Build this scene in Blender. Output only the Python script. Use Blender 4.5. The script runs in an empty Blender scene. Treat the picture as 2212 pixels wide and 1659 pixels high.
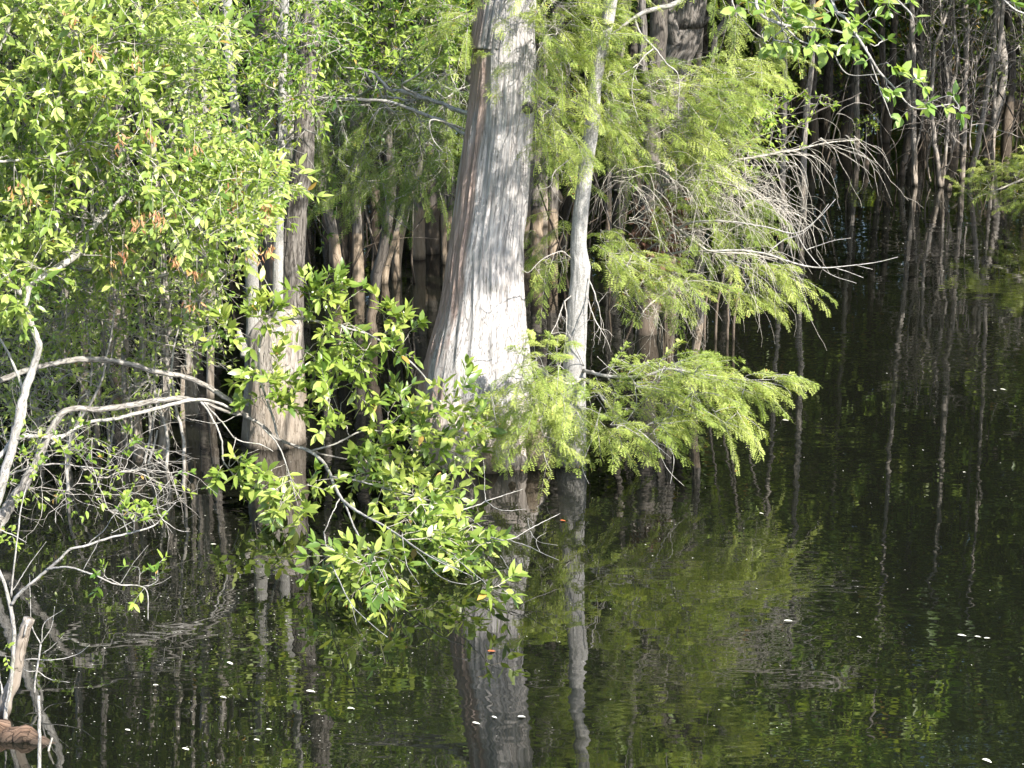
import bpy, math
import numpy as np

# ------------------------------------------------------------------ camera, world, sun
SC = bpy.context.scene
COL = SC.collection
F = 4436.0; CX = 1106.0; CY = 829.5; H = 3.85; TH = math.radians(13.3)
cam_d = bpy.data.cameras.new('camera'); cam = bpy.data.objects.new('camera', cam_d); COL.objects.link(cam)
cam.location = (0, 0, H); cam.rotation_euler = (math.radians(90) - TH, 0, 0)
cam_d.sensor_width = 36; cam_d.lens = 36 * F / 2212.0; cam_d.clip_end = 1500; cam_d.clip_start = 0.1
SC.camera = cam
SUN_AZ = math.radians(138); SUN_EL = math.radians(40)        # azimuth clockwise from +Y
world = bpy.data.worlds.new('World'); SC.world = world; world.use_nodes = True
wn = world.node_tree; wn.nodes.clear()
sky = wn.nodes.new('ShaderNodeTexSky'); sky.sky_type = 'NISHITA'; sky.sun_disc = False
sky.sun_elevation = SUN_EL; sky.sun_rotation = SUN_AZ
bg = wn.nodes.new('ShaderNodeBackground'); bg.inputs[1].default_value = 0.145
wo = wn.nodes.new('ShaderNodeOutputWorld')
wn.links.new(sky.outputs[0], bg.inputs[0]); wn.links.new(bg.outputs[0], wo.inputs[0])
sd = bpy.data.lights.new('sun', 'SUN'); sd.energy = 5.0; sd.angle = math.radians(0.5); sd.color = (1, .955, .88)
sun = bpy.data.objects.new('sun', sd); COL.objects.link(sun)
S = np.array([math.sin(SUN_AZ) * math.cos(SUN_EL), math.cos(SUN_AZ) * math.cos(SUN_EL), math.sin(SUN_EL)])
from mathutils import Vector
sun.rotation_euler = Vector(S).to_track_quat('Z', 'Y').to_euler(); sun.location = (6, -6, 12)
SC.view_settings.view_transform = 'Standard'; SC.view_settings.look = 'None'
SC.view_settings.exposure = 1.5; SC.view_settings.gamma = 1
SC.render.engine = 'CYCLES'
cy = SC.cycles
cy.max_bounces = 7; cy.diffuse_bounces = 4; cy.glossy_bounces = 3; cy.transmission_bounces = 3; cy.transparent_max_bounces = 4
cy.caustics_reflective = False; cy.caustics_refractive = False; cy.use_denoising = True

# ------------------------------------------------------------------ helpers
R = np.random.default_rng(11)
ct, st = math.cos(TH), math.sin(TH)
YMAP = None
def trow(y): q = (y - CY) / F; return (q + math.tan(TH)) / (1 - math.tan(TH) * q)
def P(x, y, Y):
    """photograph point (2212 x 1659 frame) at world depth Y"""
    if YMAP: Y = YMAP(x, y, Y)
    a = x - CX; b = CY - y
    dy = F * ct + b * st; dz = -F * st + b * ct
    k = Y / dy
    return np.array([a * k, Y, H + dz * k])
def PP(pts): return np.array([P(*p) for p in pts])
def W(x, y, z=0.0):
    a = x - CX; b = CY - y
    dy = F * ct + b * st; dz = -F * st + b * ct
    k = (z - H) / dz
    return np.array([a * k, dy * k, z])
def px(Y): return Y / (F * ct)
def unit(a): return a / np.maximum(np.linalg.norm(a, axis=-1, keepdims=True), 1e-9)
def rnd(n, s=1.0, rng=None): return (rng or R).normal(size=(n, 3)) * s
UP = np.array([0, 0, 1.0])

def tagit(o, label=None, cat=None, group=None, kind=None):
    if label: o['label'] = label
    if cat: o['category'] = cat
    if group: o['group'] = group
    if kind: o['kind'] = kind
    return o
def thing(name, label, cat, loc=(0, 0, 0), group=None):
    o = bpy.data.objects.new(name, None); COL.objects.link(o); o.location = tuple(float(c) for c in loc)
    o.empty_display_size = .2
    return tagit(o, label, cat, group)

class Buf:
    def __init__(s): s.V = []; s.F = []; s.v = []; s.b = []; s.n = 0
    def add(s, v, f, var=None, bk=None):
        v = np.asarray(v, float).reshape(-1, 3); f = np.asarray(f, np.int64)
        s.V.append(v); s.F.append(f + s.n)
        s.v.append(np.broadcast_to(np.asarray(.5 if var is None else var, float), (len(v),)).copy())
        s.b.append(v.copy() if bk is None else bk.reshape(-1, 3)); s.n += len(v)
    def build(s, name, mat, parent=None, smooth=True, loc=None, warp=None):
        me = bpy.data.meshes.new(name)
        if not s.V:
            return None
        V = np.concatenate(s.V)
        if warp is not None: V = warp(V)
        off = np.array(parent.location) if parent is not None else (np.array(loc) if loc is not None else np.zeros(3))
        loops = np.concatenate([f.ravel() for f in s.F]); sizes = np.concatenate([np.full(len(f), f.shape[1]) for f in s.F])
        me.vertices.add(len(V)); me.vertices.foreach_set('co', (V - off).astype(np.float32).ravel())
        me.loops.add(len(loops)); me.loops.foreach_set('vertex_index', loops.astype(np.int32))
        me.polygons.add(len(sizes)); starts = np.concatenate([[0], np.cumsum(sizes)[:-1]])
        me.polygons.foreach_set('loop_start', starts.astype(np.int32)); me.polygons.foreach_set('loop_total', sizes.astype(np.int32))
        me.polygons.foreach_set('use_smooth', np.full(len(sizes), smooth))
        me.update(calc_edges=True)
        a = me.attributes.new('var', 'FLOAT', 'POINT'); a.data.foreach_set('value', np.concatenate(s.v).astype(np.float32))
        a = me.attributes.new('bk', 'FLOAT_VECTOR', 'POINT'); a.data.foreach_set('vector', np.concatenate(s.b).astype(np.float32).ravel())
        me.materials.append(mat)
        o = bpy.data.objects.new(name, me); COL.objects.link(o)
        if parent is not None: o.parent = parent
        else: o.location = tuple(off)
        return o

def cat(pts, n):
    """Catmull-Rom resample of an (M,d) polyline to n points"""
    pts = np.asarray(pts, float); M = len(pts)
    q = np.vstack([2 * pts[0] - pts[1], pts, 2 * pts[-1] - pts[-2]])
    d = np.concatenate([[0], np.cumsum(np.linalg.norm(np.diff(pts[:, :3], axis=0), axis=1))]); d /= d[-1]
    s = np.linspace(0, 1, n); i = np.clip(np.searchsorted(d, s, side='right') - 1, 0, M - 2)
    t = ((s - d[i]) / np.maximum(d[i + 1] - d[i], 1e-9))[:, None]
    p0, p1, p2, p3 = q[i], q[i + 1], q[i + 2], q[i + 3]
    return .5 * (2 * p1 + (p2 - p0) * t + (2 * p0 - 5 * p1 + 4 * p2 - p3) * t ** 2 + (-p0 + 3 * p1 - 3 * p2 + p3) * t ** 3)

def tubes(buf, pts, rad, sides=3, var=None, cap=True):
    """many tubes at once: pts (N,K,3), rad (N,K)"""
    pts = np.asarray(pts, float); rad = np.asarray(rad, float); N, K, _ = pts.shape
    T = np.empty_like(pts); T[:, 1:-1] = pts[:, 2:] - pts[:, :-2]; T[:, 0] = pts[:, 1] - pts[:, 0]; T[:, -1] = pts[:, -1] - pts[:, -2]
    T = unit(T); ref = np.zeros((N, 1, 3)); m = unit(pts[:, -1] - pts[:, 0])
    ref[:, 0] = np.where(np.abs(m[:, 1:2]) < .75, [[0, 1, 0]], [[1, 0, 0]])
    A = unit(np.cross(T, ref)); B = np.cross(T, A)
    ph = np.arange(sides) * 2 * math.pi / sides
    c, s_ = np.cos(ph), np.sin(ph)
    V = pts[:, :, None] + rad[:, :, None, None] * (A[:, :, None] * c[None, None, :, None] + B[:, :, None] * s_[None, None, :, None])
    L = np.concatenate([np.zeros((N, 1)), np.cumsum(np.linalg.norm(np.diff(pts, axis=1), axis=2), axis=1)], axis=1)
    off = R.uniform(0, 50, (N, 1))
    bk = np.stack(np.broadcast_arrays(rad[:, :, None] * c + off[:, :, None], rad[:, :, None] * s_, (L + off)[:, :, None] + 0 * c), -1)
    idx = np.arange(N * K * sides).reshape(N, K, sides)
    a = idx[:, :-1]; b = idx[:, 1:]
    f = np.stack([a, np.roll(a, -1, 2), np.roll(b, -1, 2), b], -1).reshape(-1, 4)
    vv = None if var is None else np.broadcast_to(np.asarray(var, float).reshape(-1, 1, 1), (N, K, sides)).ravel()
    n0 = buf.n
    buf.add(V, f, vv, bk)
    if cap and sides > 3:
        buf.F.append(idx[:, -1] + n0)
        buf.F.append(idx[:, 0][:, ::-1] + n0)

def limb(buf, pts, rads, n=24, sides=10, rough=.06, wob=0.0, seed=0):
    """one branch along control points with matching radii"""
    rg = np.random.default_rng(seed + 5)
    c = cat(np.column_stack([np.asarray(pts, float), np.asarray(rads, float)]), n)
    p = c[:, :3].copy(); r = np.maximum(c[:, 3], .0008)
    if wob:
        w = np.cumsum(rg.normal(size=(n, 3)), axis=0); w -= np.linspace(0, 1, n)[:, None] * w[-1]; p += w * wob * r[:, None]
    r = r * (1 + rough * rg.normal(size=n))
    tubes(buf, p[None], r[None], sides)
    return p

def vnoise(u, v, pu, seed):
    """smooth value noise, periodic in u with integer period pu"""
    rg = np.random.default_rng(seed); NV = 256; g = rg.uniform(-1, 1, (pu, NV))
    iu = np.floor(u).astype(int); iv = np.floor(v).astype(int); fu = u - iu; fv = v - iv
    fu = fu * fu * (3 - 2 * fu); fv = fv * fv * (3 - 2 * fv)
    a = g[iu % pu, iv % NV]; b = g[(iu + 1) % pu, iv % NV]; c = g[iu % pu, (iv + 1) % NV]; d = g[(iu + 1) % pu, (iv + 1) % NV]
    return (a * (1 - fu) + b * fu) * (1 - fv) + (c * (1 - fu) + d * fu) * fv

def trunk(buf, prof, Y, top=None, na=96, nz=260, ridge=.006, rfreq=26, flute=0.0, knots=(), seed=1, zfreq=3.0, bottom=-.5):
    """trunk whose outline follows (xl, xr, y) rows; prof from top to waterline"""
    C = []
    for xl, xr, y in prof:
        c = P((xl + xr) / 2, y, Y); C.append((c[0], Y, c[2], (xr - xl) / 2 * px(Y)))
    C = C[::-1]
    if top: C.append(top)
    c0 = C[0]
    C = [(c0[0], Y, bottom, c0[3] * 1.12)] + C
    C = cat(np.array(C), nz)
    p, r = C[:, :3], np.maximum(C[:, 3], .01)
    ph = np.linspace(0, 2 * math.pi, na, endpoint=False)
    z = p[:, 2][:, None] + 0 * ph; u = ph[None] / (2 * math.pi)
    warp = .35 * vnoise(u * 5 + 0 * z, z * 1.3, 5, seed + 3)
    n1 = vnoise(u * rfreq + warp * 2, z * zfreq, rfreq, seed)
    n2 = vnoise(u * rfreq * 2 + warp * 3, z * zfreq * 2.2, rfreq * 2, seed + 1)
    n3 = vnoise(u * 7 + 0 * z, z * 1.6, 7, seed + 2)
    rr = r[:, None] * (1 + .035 * n3) + ridge * (1 - 2 * np.abs(n1)) + ridge * .55 * n2
    if flute:
        fl = np.clip((1.15 - z) / 1.15, 0, 1) ** 1.6
        rr += flute * fl * (np.cos(ph[None] * 6 + .8 * np.sin(z * 2)) * .6 + vnoise(u * 9 + 0 * z, z * .8, 9, seed + 8) * .6)
    for kp, kz, kr, kw in knots:
        dphi = (ph[None] - kp + math.pi) % (2 * math.pi) - math.pi
        rr += kr * np.exp(-((dphi * r[:, None]) ** 2 + (z - kz) ** 2) / kw ** 2)
    V = np.stack([p[:, 0][:, None] + rr * np.cos(ph), p[:, 1][:, None] + rr * np.sin(ph), z], -1)
    bk = np.stack([r[:, None] * np.cos(ph), r[:, None] * np.sin(ph), z], -1)
    idx = np.arange(nz * na).reshape(nz, na); a, b = idx[:-1], idx[1:]
    f = np.stack([a, np.roll(a, -1, 1), np.roll(b, -1, 1), b], -1).reshape(-1, 4)
    n0 = buf.n
    buf.add(V, f, None, bk); buf.F.append((idx[-1] + n0)[None])
    return p, r

# ---- leaves
def leaves(buf, pos, d, nrm, L, wr, detail, var, rng=R):
    N = len(pos); d = unit(d); sd_ = unit(np.cross(d, nrm)); nn = np.cross(sd_, d)
    L = np.broadcast_to(L, (N,))[:, None]; wr = np.broadcast_to(wr, (N,))[:, None]
    droop = rng.uniform(-.02, .3, (N, 1)); fold = rng.uniform(.05, .35, (N, 1))
    def pt(t, s):
        return pos + L * (d * t + sd_ * wr * s - nn * (droop * t * t - fold * abs(s) * wr))
    if detail == 2:
        T = [pt(0, 0), pt(.34, 0), pt(.7, 0), pt(1, 0), pt(.3, .92), pt(.66, .82), pt(.3, -.92), pt(.66, -.82), pt(.12, .5), pt(.12, -.5)]
        V = np.stack(T, 1); k = 10
        q = np.array([[0, 1, 4, 8], [1, 2, 5, 4], [0, 9, 6, 1], [1, 6, 7, 2]]); t3 = np.array([[2, 3, 5], [2, 7, 3]])
        b = (np.arange(N) * k)[:, None, None]
        n0 = buf.n
        buf.add(V, (q[None] + b).reshape(-1, 4), np.repeat(var, k)); buf.F.append((t3[None] + b).reshape(-1, 3) + n0)
    else:
        V = np.stack([pt(0, 0), pt(.45, .9), pt(1, 0), pt(.45, -.9)], 1); b = (np.arange(N) * 4)[:, None, None]
        f = np.array([[0, 2, 1], [0, 3, 2]])
        buf.add(V, (f[None] + b).reshape(-1, 3), np.repeat(var, 4))

def perp(d, rng=R):
    a = rng.normal(size=d.shape); a -= (a * d).sum(-1, keepdims=True) * d; return unit(a)

def leafy(LB, WB, B, D, LEN, n, leafL, wr=.21, detail=2, v=(.2, .8), wood=.0022, droop=.25, tipn=3, rng=R, upb=.35):
    N = len(B); D = unit(D); LEN = np.broadcast_to(LEN, (N,)).astype(float)
    a = perp(D, rng); b = np.cross(D, a)
    def pos(t): return B + D * (LEN * t)[:, None] + UP * (-droop * LEN * t * t)[:, None]
    def tan(t): return unit(D + UP * (-2 * droop * t)[:, None])
    K = 4; pts = np.stack([pos(np.full(N, k / (K - 1))) for k in range(K)], 1)
    tubes(WB, pts, np.tile(np.linspace(wood, wood * .45, K), (N, 1)), 3)
    cv = rng.uniform(v[0], v[1], N)
    tot = n + tipn
    for k in range(tot):
        t = np.clip(np.full(N, (k + .8) / n) + rng.uniform(-.25, .25, N) / n, .05, 1) if k < n else np.full(N, .97)
        ang = k * 2.4 + rng.uniform(-.5, .5, N)
        rad = a * np.cos(ang)[:, None] + b * np.sin(ang)[:, None]; tg = tan(t)
        d = unit(tg * (.75 if k < n else 1.2) + rad * .8 + UP * upb * .6 + rng.normal(size=(N, 3)) * .22)
        nr = tg * .35 + UP * 1.0 + S * .55 - rad * .25 + rng.normal(size=(N, 3)) * .45
        leaves(LB, pos(t) + rad * wood, d, nr, leafL * rng.uniform(.42, 1.15, N), wr * rng.uniform(.75, 1.2, N), detail,
               np.where(rng.random(N) < .006, 1, np.clip(cv + rng.normal(size=N) * .16, 0, .93)), rng)

def sprays(LB, WB, B, D, LEN, m=12, nn=9, nl=.02, bl=.10, v=(.2, .8), droop=.35, wood=.0022, rng=R, nw=.0026):
    """feathery cypress sprays: rachis, two-ranked branchlets, two-ranked needles"""
    N = len(B); D = unit(D); LEN = np.broadcast_to(LEN, (N,)).astype(float)
    hor = unit(np.cross(D, UP) + rng.normal(size=(N, 3)) * .25)
    def pos(t): return B + D * (LEN * t)[:, None] + UP * (-droop * LEN * t * t)[:, None]
    K = 5; pts = np.stack([pos(np.full(N, k / (K - 1))) for k in range(K)], 1)
    tubes(WB, pts, np.tile(np.linspace(wood, wood * .4, K), (N, 1)), 3)
    cv = rng.uniform(v[0], v[1], N)
    VV = []; vv = []
    for j in range(m * 2 + 1):
        side = (1 if j % 2 else -1) if j < m * 2 else 0
        t = np.clip(np.full(N, (j + 1.5) / (2 * m + 1)) + rng.uniform(-.02, .02, N), 0, 1); t = .08 + .92 * t
        tg = unit(D + UP * (-2 * droop * t)[:, None])
        bd = unit(tg * .75 + hor * side * (.85) + UP * -.18 + rng.normal(size=(N, 3)) * .16)
        base = pos(t); l = bl * (1.0 - .45 * t) * rng.uniform(.6, 1.15, N)
        nb = unit(np.cross(bd, UP) + rng.normal(size=(N, 3)) * .3); nu = np.cross(nb, bd)
        for q in range(nn):
            s = (q + .6) / nn; c = base + bd * (l * s)[:, None] - UP * (.25 * l * s * s)[:, None]
            for sg in (-1, 1):
                nd = unit(bd * .62 + nb * sg * .8 + nu * rng.uniform(.05, .3) + rng.normal(size=(N, 3)) * .08)
                ln = (nl * (1.05 - .5 * abs(s - .35)) * rng.uniform(.8, 1.15, N))[:, None]
                w = unit(np.cross(nd, nu)) * nw
                VV.append(np.stack([c, c + nd * ln * .5 + w, c + nd * ln, c + nd * ln * .5 - w], 1)); vv.append(np.where(rng.random(N) < .008, 1, np.clip(cv + rng.normal(size=N) * .1, 0, .93)))
    V = np.concatenate(VV); var = np.repeat(np.concatenate(vv), 4)
    LB.add(V, np.arange(len(V) * 4).reshape(-1, 4), var)

def inside(poly, x, y):
    c = np.zeros(len(x), bool); n = len(poly)
    for i in range(n):
        x0, y0 = poly[i]; x1, y1 = poly[(i + 1) % n]
        c ^= ((y0 > y) != (y1 > y)) & (x < (x1 - x0) * (y - y0) / ((y1 - y0) or 1e-9) + x0)
    return c
def region(poly, n, Y0, Y1, clump=.0, seed=0, cs=.35):
    """n points filling the volume seen through poly between two depths, thinned into clumps"""
    rg = np.random.default_rng(seed + 100); poly = np.array(poly, float); out = []
    lo, hi = poly.min(0), poly.max(0); g = rg.uniform(0, 1, (32, 32, 32)); tot = 0
    while tot < n:
        x = rg.uniform(lo[0], hi[0], 4 * n); y = rg.uniform(lo[1], hi[1], 4 * n); Y = rg.uniform(Y0, Y1, 4 * n)
        m = inside(poly, x, y); q = np.array([P(a, b, c) for a, b, c in zip(x[m], y[m], Y[m])])
        if clump:
            i = np.floor(q / cs).astype(int) % 32; q = q[g[i[:, 0], i[:, 1], i[:, 2]] > clump]
        out.append(q); tot += len(q)
    return np.concatenate(out)[:n]

def grow(WB, roots, targets, r0=.0016, pw=.46, sides=5, sag=.08, maxr=.05, rng=R, alpha=.35):
    """branch skeleton joining every target to the nearest wood; returns direction at every target"""
    roots = np.asarray(roots, float).reshape(-1, 3); N = len(targets); M = len(roots)
    pos = np.vstack([roots, targets]); par = np.full(N, -1); path = np.zeros(M + N)
    best = np.full(N, 1e9); bp = np.zeros(N, int); done = np.zeros(N, bool)
    dd = np.linalg.norm(targets[:, None] - roots[None], axis=2); bp = dd.argmin(1); best = dd.min(1); bd = best.copy(); order = []
    for _ in range(N):
        i = int(np.where(done, 1e9, best).argmin()); done[i] = True; par[i] = bp[i]; order.append(i)
        path[M + i] = path[bp[i]] + bd[i]
        d = np.linalg.norm(targets - targets[i], axis=1); c = d + alpha * path[M + i]
        u = (c < best) & ~done; best[u] = c[u]; bp[u] = M + i; bd[u] = d[u]
    cnt = np.ones(N)
    for i in order[::-1]:
        if par[i] >= M: cnt[par[i] - M] += cnt[i]
    dirs = unit(pos[M:] - pos[par])
    pd = np.where((par >= M)[:, None], dirs[np.maximum(par - M, 0)], dirs)
    a = pos[par]; b = pos[M:]; ln = np.linalg.norm(b - a, axis=1)[:, None]
    K = 6; t = np.linspace(0, 1, K)[None, :, None]
    m0 = (pd * ln)[:, None]; m1 = (dirs * ln)[:, None]
    pts = (2 * t ** 3 - 3 * t ** 2 + 1) * a[:, None] + (t ** 3 - 2 * t ** 2 + t) * m0 * .8 + (3 * t ** 2 - 2 * t ** 3) * b[:, None] + (t ** 3 - t ** 2) * m1 * .8
    w = rng.normal(size=(N, K, 3)) * .022 * ln[:, None]; w[:, 0] = 0; w[:, -1] = 0; pts = pts + w
    r = np.minimum(r0 * cnt ** pw, maxr)
    rp = np.where(par >= M, np.minimum(r[np.maximum(par - M, 0)], r * 1.5), r * 1.15)
    rad = rp[:, None] + (r - rp)[:, None] * np.linspace(0, 1, K)[None]
    tubes(WB, pts, rad, sides)
    return dirs

def twiggy(WB, B, D, LEN, r=.003, K=8, wander=.25, grav=0.0, kids=2, depth=1, sides=3, rng=R, kidlen=.5):
    N = len(B); D = unit(D); LEN = np.broadcast_to(LEN, (N,)).astype(float); r = np.broadcast_to(r, (N,)).astype(float)
    pts = np.empty((N, K, 3)); pts[:, 0] = B; d = D.copy(); st_ = (LEN / (K - 1))[:, None]; T = []
    for k in range(1, K):
        d = unit(d + rng.normal(size=(N, 3)) * wander / math.sqrt(K) * 1.4 - UP * grav / K); T.append(d); pts[:, k] = pts[:, k - 1] + d * st_
    tubes(WB, pts, r[:, None] * np.linspace(1, .35, K)[None], sides)
    if depth > 0:
        for j in range(kids):
            k = rng.integers(1, K - 1, N); a = np.arange(N)
            dk = np.stack(T, 1)[a, k]; nd = unit(dk * .8 + perp(dk, rng) * .75)
            twiggy(WB, pts[a, k], nd, LEN * kidlen * rng.uniform(.5, 1.2, N), r * .55, max(4, K - 2), wander, grav, kids, depth - 1, 3, rng, kidlen)
    return pts

# ------------------------------------------------------------------ materials
def M(name):
    m = bpy.data.materials.new(name); m.use_nodes = True; nt = m.node_tree; nt.nodes.clear()
    return m, nt, nt.nodes.new, nt.links.new
def ramp(new, cols):
    r = new('ShaderNodeValToRGB'); e = r.color_ramp.elements
    while len(e) < len(cols): e.new(.5)
    for k, (p, c) in enumerate(cols): e[k].position = p; e[k].color = (*c, 1)
    return r
def leafmat(name, c0, c1, c2, trans=.35, rough=.42, spec=.5, tcol=None):
    m, nt, new, link = M(name)
    at = new('ShaderNodeAttribute'); at.attribute_name = 'var'
    r = ramp(new, [(0, c0), (.5, c1), (.93, c2), (.99, (.42, .27, .07))]); link(at.outputs['Fac'], r.inputs[0])
    tc = new('ShaderNodeTexCoord'); no = new('ShaderNodeTexNoise'); no.inputs['Scale'].default_value = 2.2; link(tc.outputs['Object'], no.inputs['Vector'])
    hs = new('ShaderNodeHueSaturation'); mr = new('ShaderNodeMapRange'); mr.inputs[3].default_value = .75; mr.inputs[4].default_value = 1.25
    link(no.outputs['Fac'], mr.inputs[0]); link(mr.outputs[0], hs.inputs['Value']); link(r.outputs[0], hs.inputs['Color'])
    p = new('ShaderNodeBsdfPrincipled'); p.inputs['Roughness'].default_value = rough; p.inputs['Specular IOR Level'].default_value = spec
    link(hs.outputs[0], p.inputs['Base Color'])
    t = new('ShaderNodeBsdfTranslucent'); mx = new('ShaderNodeMix'); mx.data_type = 'RGBA'; mx.blend_type = 'MULTIPLY'; mx.inputs[0].default_value = 1
    link(hs.outputs[0], mx.inputs[6]); mx.inputs[7].default_value = (*(tcol or (1.3, 1.3, .65)), 1); link(mx.outputs[2], t.inputs[0])
    ms = new('ShaderNodeMixShader'); ms.inputs[0].default_value = trans; link(p.outputs[0], ms.inputs[1]); link(t.outputs[0], ms.inputs[2])
    o = new('ShaderNodeOutputMaterial'); link(ms.outputs[0], o.inputs[0]); return m
def barkmat(name, dark, mid, light, sx=55, sz=6, bump=.5, dist=.006, tan=None, tanz=.55, patch=None, patchscale=3.0, lich=None, wet=True, crack=(.6, .55, .035, .75)):
    """bark in trunk space (attribute bk: around, around, along) with waterline staining by height"""
    m, nt, new, link = M(name)
    at = new('ShaderNodeAttribute'); at.attribute_name = 'bk'
    mp = new('ShaderNodeMapping'); mp.inputs['Scale'].default_value = (sx, sx, sz); link(at.outputs['Vector'], mp.inputs[0])
    n1 = new('ShaderNodeTexNoise'); n1.inputs['Scale'].default_value = 1; n1.inputs['Detail'].default_value = 6; n1.inputs['Roughness'].default_value = .62; n1.inputs['Distortion'].default_value = .4
    link(mp.outputs[0], n1.inputs['Vector'])
    r = ramp(new, [(.3, dark), (.47, mid), (.68, light)]); link(n1.outputs['Fac'], r.inputs[0])
    mc = new('ShaderNodeMapping'); mc.inputs['Scale'].default_value = (sx * crack[0], sx * crack[0], sz * crack[1]); link(at.outputs['Vector'], mc.inputs[0])
    nc = new('ShaderNodeTexNoise'); nc.inputs['Scale'].default_value = 1; nc.inputs['Detail'].default_value = 3; nc.inputs['Distortion'].default_value = .6; link(mc.outputs[0], nc.inputs['Vector'])
    s0 = new('ShaderNodeMath'); s0.operation = 'SUBTRACT'; link(nc.outputs['Fac'], s0.inputs[0]); s0.inputs[1].default_value = .5
    ab = new('ShaderNodeMath'); ab.operation = 'ABSOLUTE'; link(s0.outputs[0], ab.inputs[0])
    cr_ = new('ShaderNodeMapRange'); link(ab.outputs[0], cr_.inputs[0]); cr_.inputs[1].default_value = .0; cr_.inputs[2].default_value = crack[2]
    mp2 = new('ShaderNodeMapping'); mp2.inputs['Scale'].default_value = (patchscale * 2.2, patchscale * 2.2, patchscale); link(at.outputs['Vector'], mp2.inputs[0])
    n2 = new('ShaderNodeTexNoise'); n2.inputs['Scale'].default_value = 1; n2.inputs['Detail'].default_value = 5; n2.inputs['Roughness'].default_value = .6; link(mp2.outputs[0], n2.inputs['Vector'])
    col = r.outputs[0]
    def mixc(fac, c, blend='MIX'):
        nonlocal col
        x = new('ShaderNodeMix'); x.data_type = 'RGBA'; x.blend_type = blend
        link(fac, x.inputs[0]); link(col, x.inputs[6])
        if isinstance(c, tuple): x.inputs[7].default_value = (*c, 1)
        else: link(c, x.inputs[7])
        col = x.outputs[2]
    def rng_(src, a, b, c=0., d=1.):
        q = new('ShaderNodeMapRange'); link(src, q.inputs[0])
        for k, v_ in zip((1, 2, 3, 4), (a, b, c, d)): q.inputs[k].default_value = v_
        return q.outputs[0]
    mixc(rng_(cr_.outputs[0], 0, 1, crack[3], 0), tuple(.35 * c for c in dark))
    mixc(rng_(n2.outputs['Fac'], .35, .62, 0, .4), tuple(.45 * c for c in mid))
    geo = new('ShaderNodeNewGeometry'); sp = new('ShaderNodeSeparateXYZ'); link(geo.outputs['Position'], sp.inputs[0])
    if patch:
        sb = new('ShaderNodeSeparateXYZ'); link(at.outputs['Vector'], sb.inputs[0])
        mp3 = new('ShaderNodeMapping'); mp3.inputs['Scale'].default_value = (9, 9, .9); link(at.outputs['Vector'], mp3.inputs[0])
        n3 = new('ShaderNodeTexNoise'); n3.inputs['Scale'].default_value = 1; n3.inputs['Detail'].default_value = 4; link(mp3.outputs[0], n3.inputs['Vector'])
        ad = new('ShaderNodeMath'); ad.operation = 'MULTIPLY_ADD'; link(sb.outputs['X'], ad.inputs[0]); ad.inputs[1].default_value = -1.15; link(n3.outputs['Fac'], ad.inputs[2])
        ad2 = new('ShaderNodeMath'); ad2.operation = 'MULTIPLY_ADD'; link(sp.outputs['Z'], ad2.inputs[0]); ad2.inputs[1].default_value = .055; link(ad.outputs[0], ad2.inputs[2])
        mixc(rng_(ad2.outputs[0], .72, .84, 0, .7), patch)
    if tan:
        nz = new('ShaderNodeMath'); nz.operation = 'MULTIPLY_ADD'; link(n2.outputs['Fac'], nz.inputs[0]); nz.inputs[1].default_value = .3; link(sp.outputs['Z'], nz.inputs[2])
        x = new('ShaderNodeMix'); x.data_type = 'RGBA'; x.inputs[0].default_value = .45; link(col, x.inputs[6]); x.inputs[7].default_value = (*tan, 1)
        mixc(rng_(nz.outputs[0], tanz + .15, tanz - .02 + .15), x.outputs[2])
    if lich:
        n4 = new('ShaderNodeTexNoise'); n4.inputs['Scale'].default_value = 14; n4.inputs['Detail'].default_value = 7; n4.inputs['Roughness'].default_value = .7; link(at.outputs['Vector'], n4.inputs['Vector'])
        mixc(rng_(n4.outputs['Fac'], .56, .66, 0, .7), lich)
    if wet:
        nw = new('ShaderNodeMath'); nw.operation = 'MULTIPLY_ADD'; link(n1.outputs['Fac'], nw.inputs[0]); nw.inputs[1].default_value = .05; link(sp.outputs['Z'], nw.inputs[2])
        mixc(rng_(nw.outputs[0], .09, .03, 0, .85), (.035, .028, .02))
    p = new('ShaderNodeBsdfPrincipled'); p.inputs['Roughness'].default_value = .85; p.inputs['Specular IOR Level'].default_value = .25
    link(col, p.inputs['Base Color'])
    b = new('ShaderNodeBump'); b.inputs['Strength'].default_value = bump; b.inputs['Distance'].default_value = dist; hh = new('ShaderNodeMath'); hh.operation = 'MULTIPLY_ADD'; link(cr_.outputs[0], hh.inputs[0]); hh.inputs[1].default_value = .6; link(n1.outputs['Fac'], hh.inputs[2]); link(hh.outputs[0], b.inputs['Height']); link(b.outputs[0], p.inputs['Normal'])
    o = new('ShaderNodeOutputMaterial'); link(p.outputs[0], o.inputs[0]); return m

L_BAY = leafmat('broad_leaf_bright', (.08, .15, .025), (.19, .27, .045), (.36, .42, .1), .38, .34, .6)
L_LEFT = leafmat('broad_leaf_left', (.1, .175, .035), (.26, .35, .07), (.46, .52, .16), .44, .36, .6)
L_SMALL = leafmat('small_leaf', (.06, .14, .02), (.17, .26, .035), (.31, .39, .07), .4, .42, .45)
L_CYP = leafmat('cypress_needle', (.12, .18, .04), (.25, .32, .07), (.4, .45, .13), .36, .5, .3)
L_CYP2 = leafmat('cypress_needle_shaded', (.06, .11, .028), (.13, .2, .045), (.24, .3, .08), .38, .5, .3)  # darker copy of the cypress needles, shade put into the colour
L_BIG = leafmat('large_leaf', (.13, .23, .045), (.21, .32, .06), (.33, .42, .1), .42, .36, .6)
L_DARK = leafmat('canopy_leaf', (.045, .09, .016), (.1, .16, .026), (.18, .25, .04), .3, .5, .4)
L_OLIVE = leafmat('olive_leaf', (.05, .07, .02), (.09, .115, .03), (.15, .17, .05), .3, .5, .4)
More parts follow.
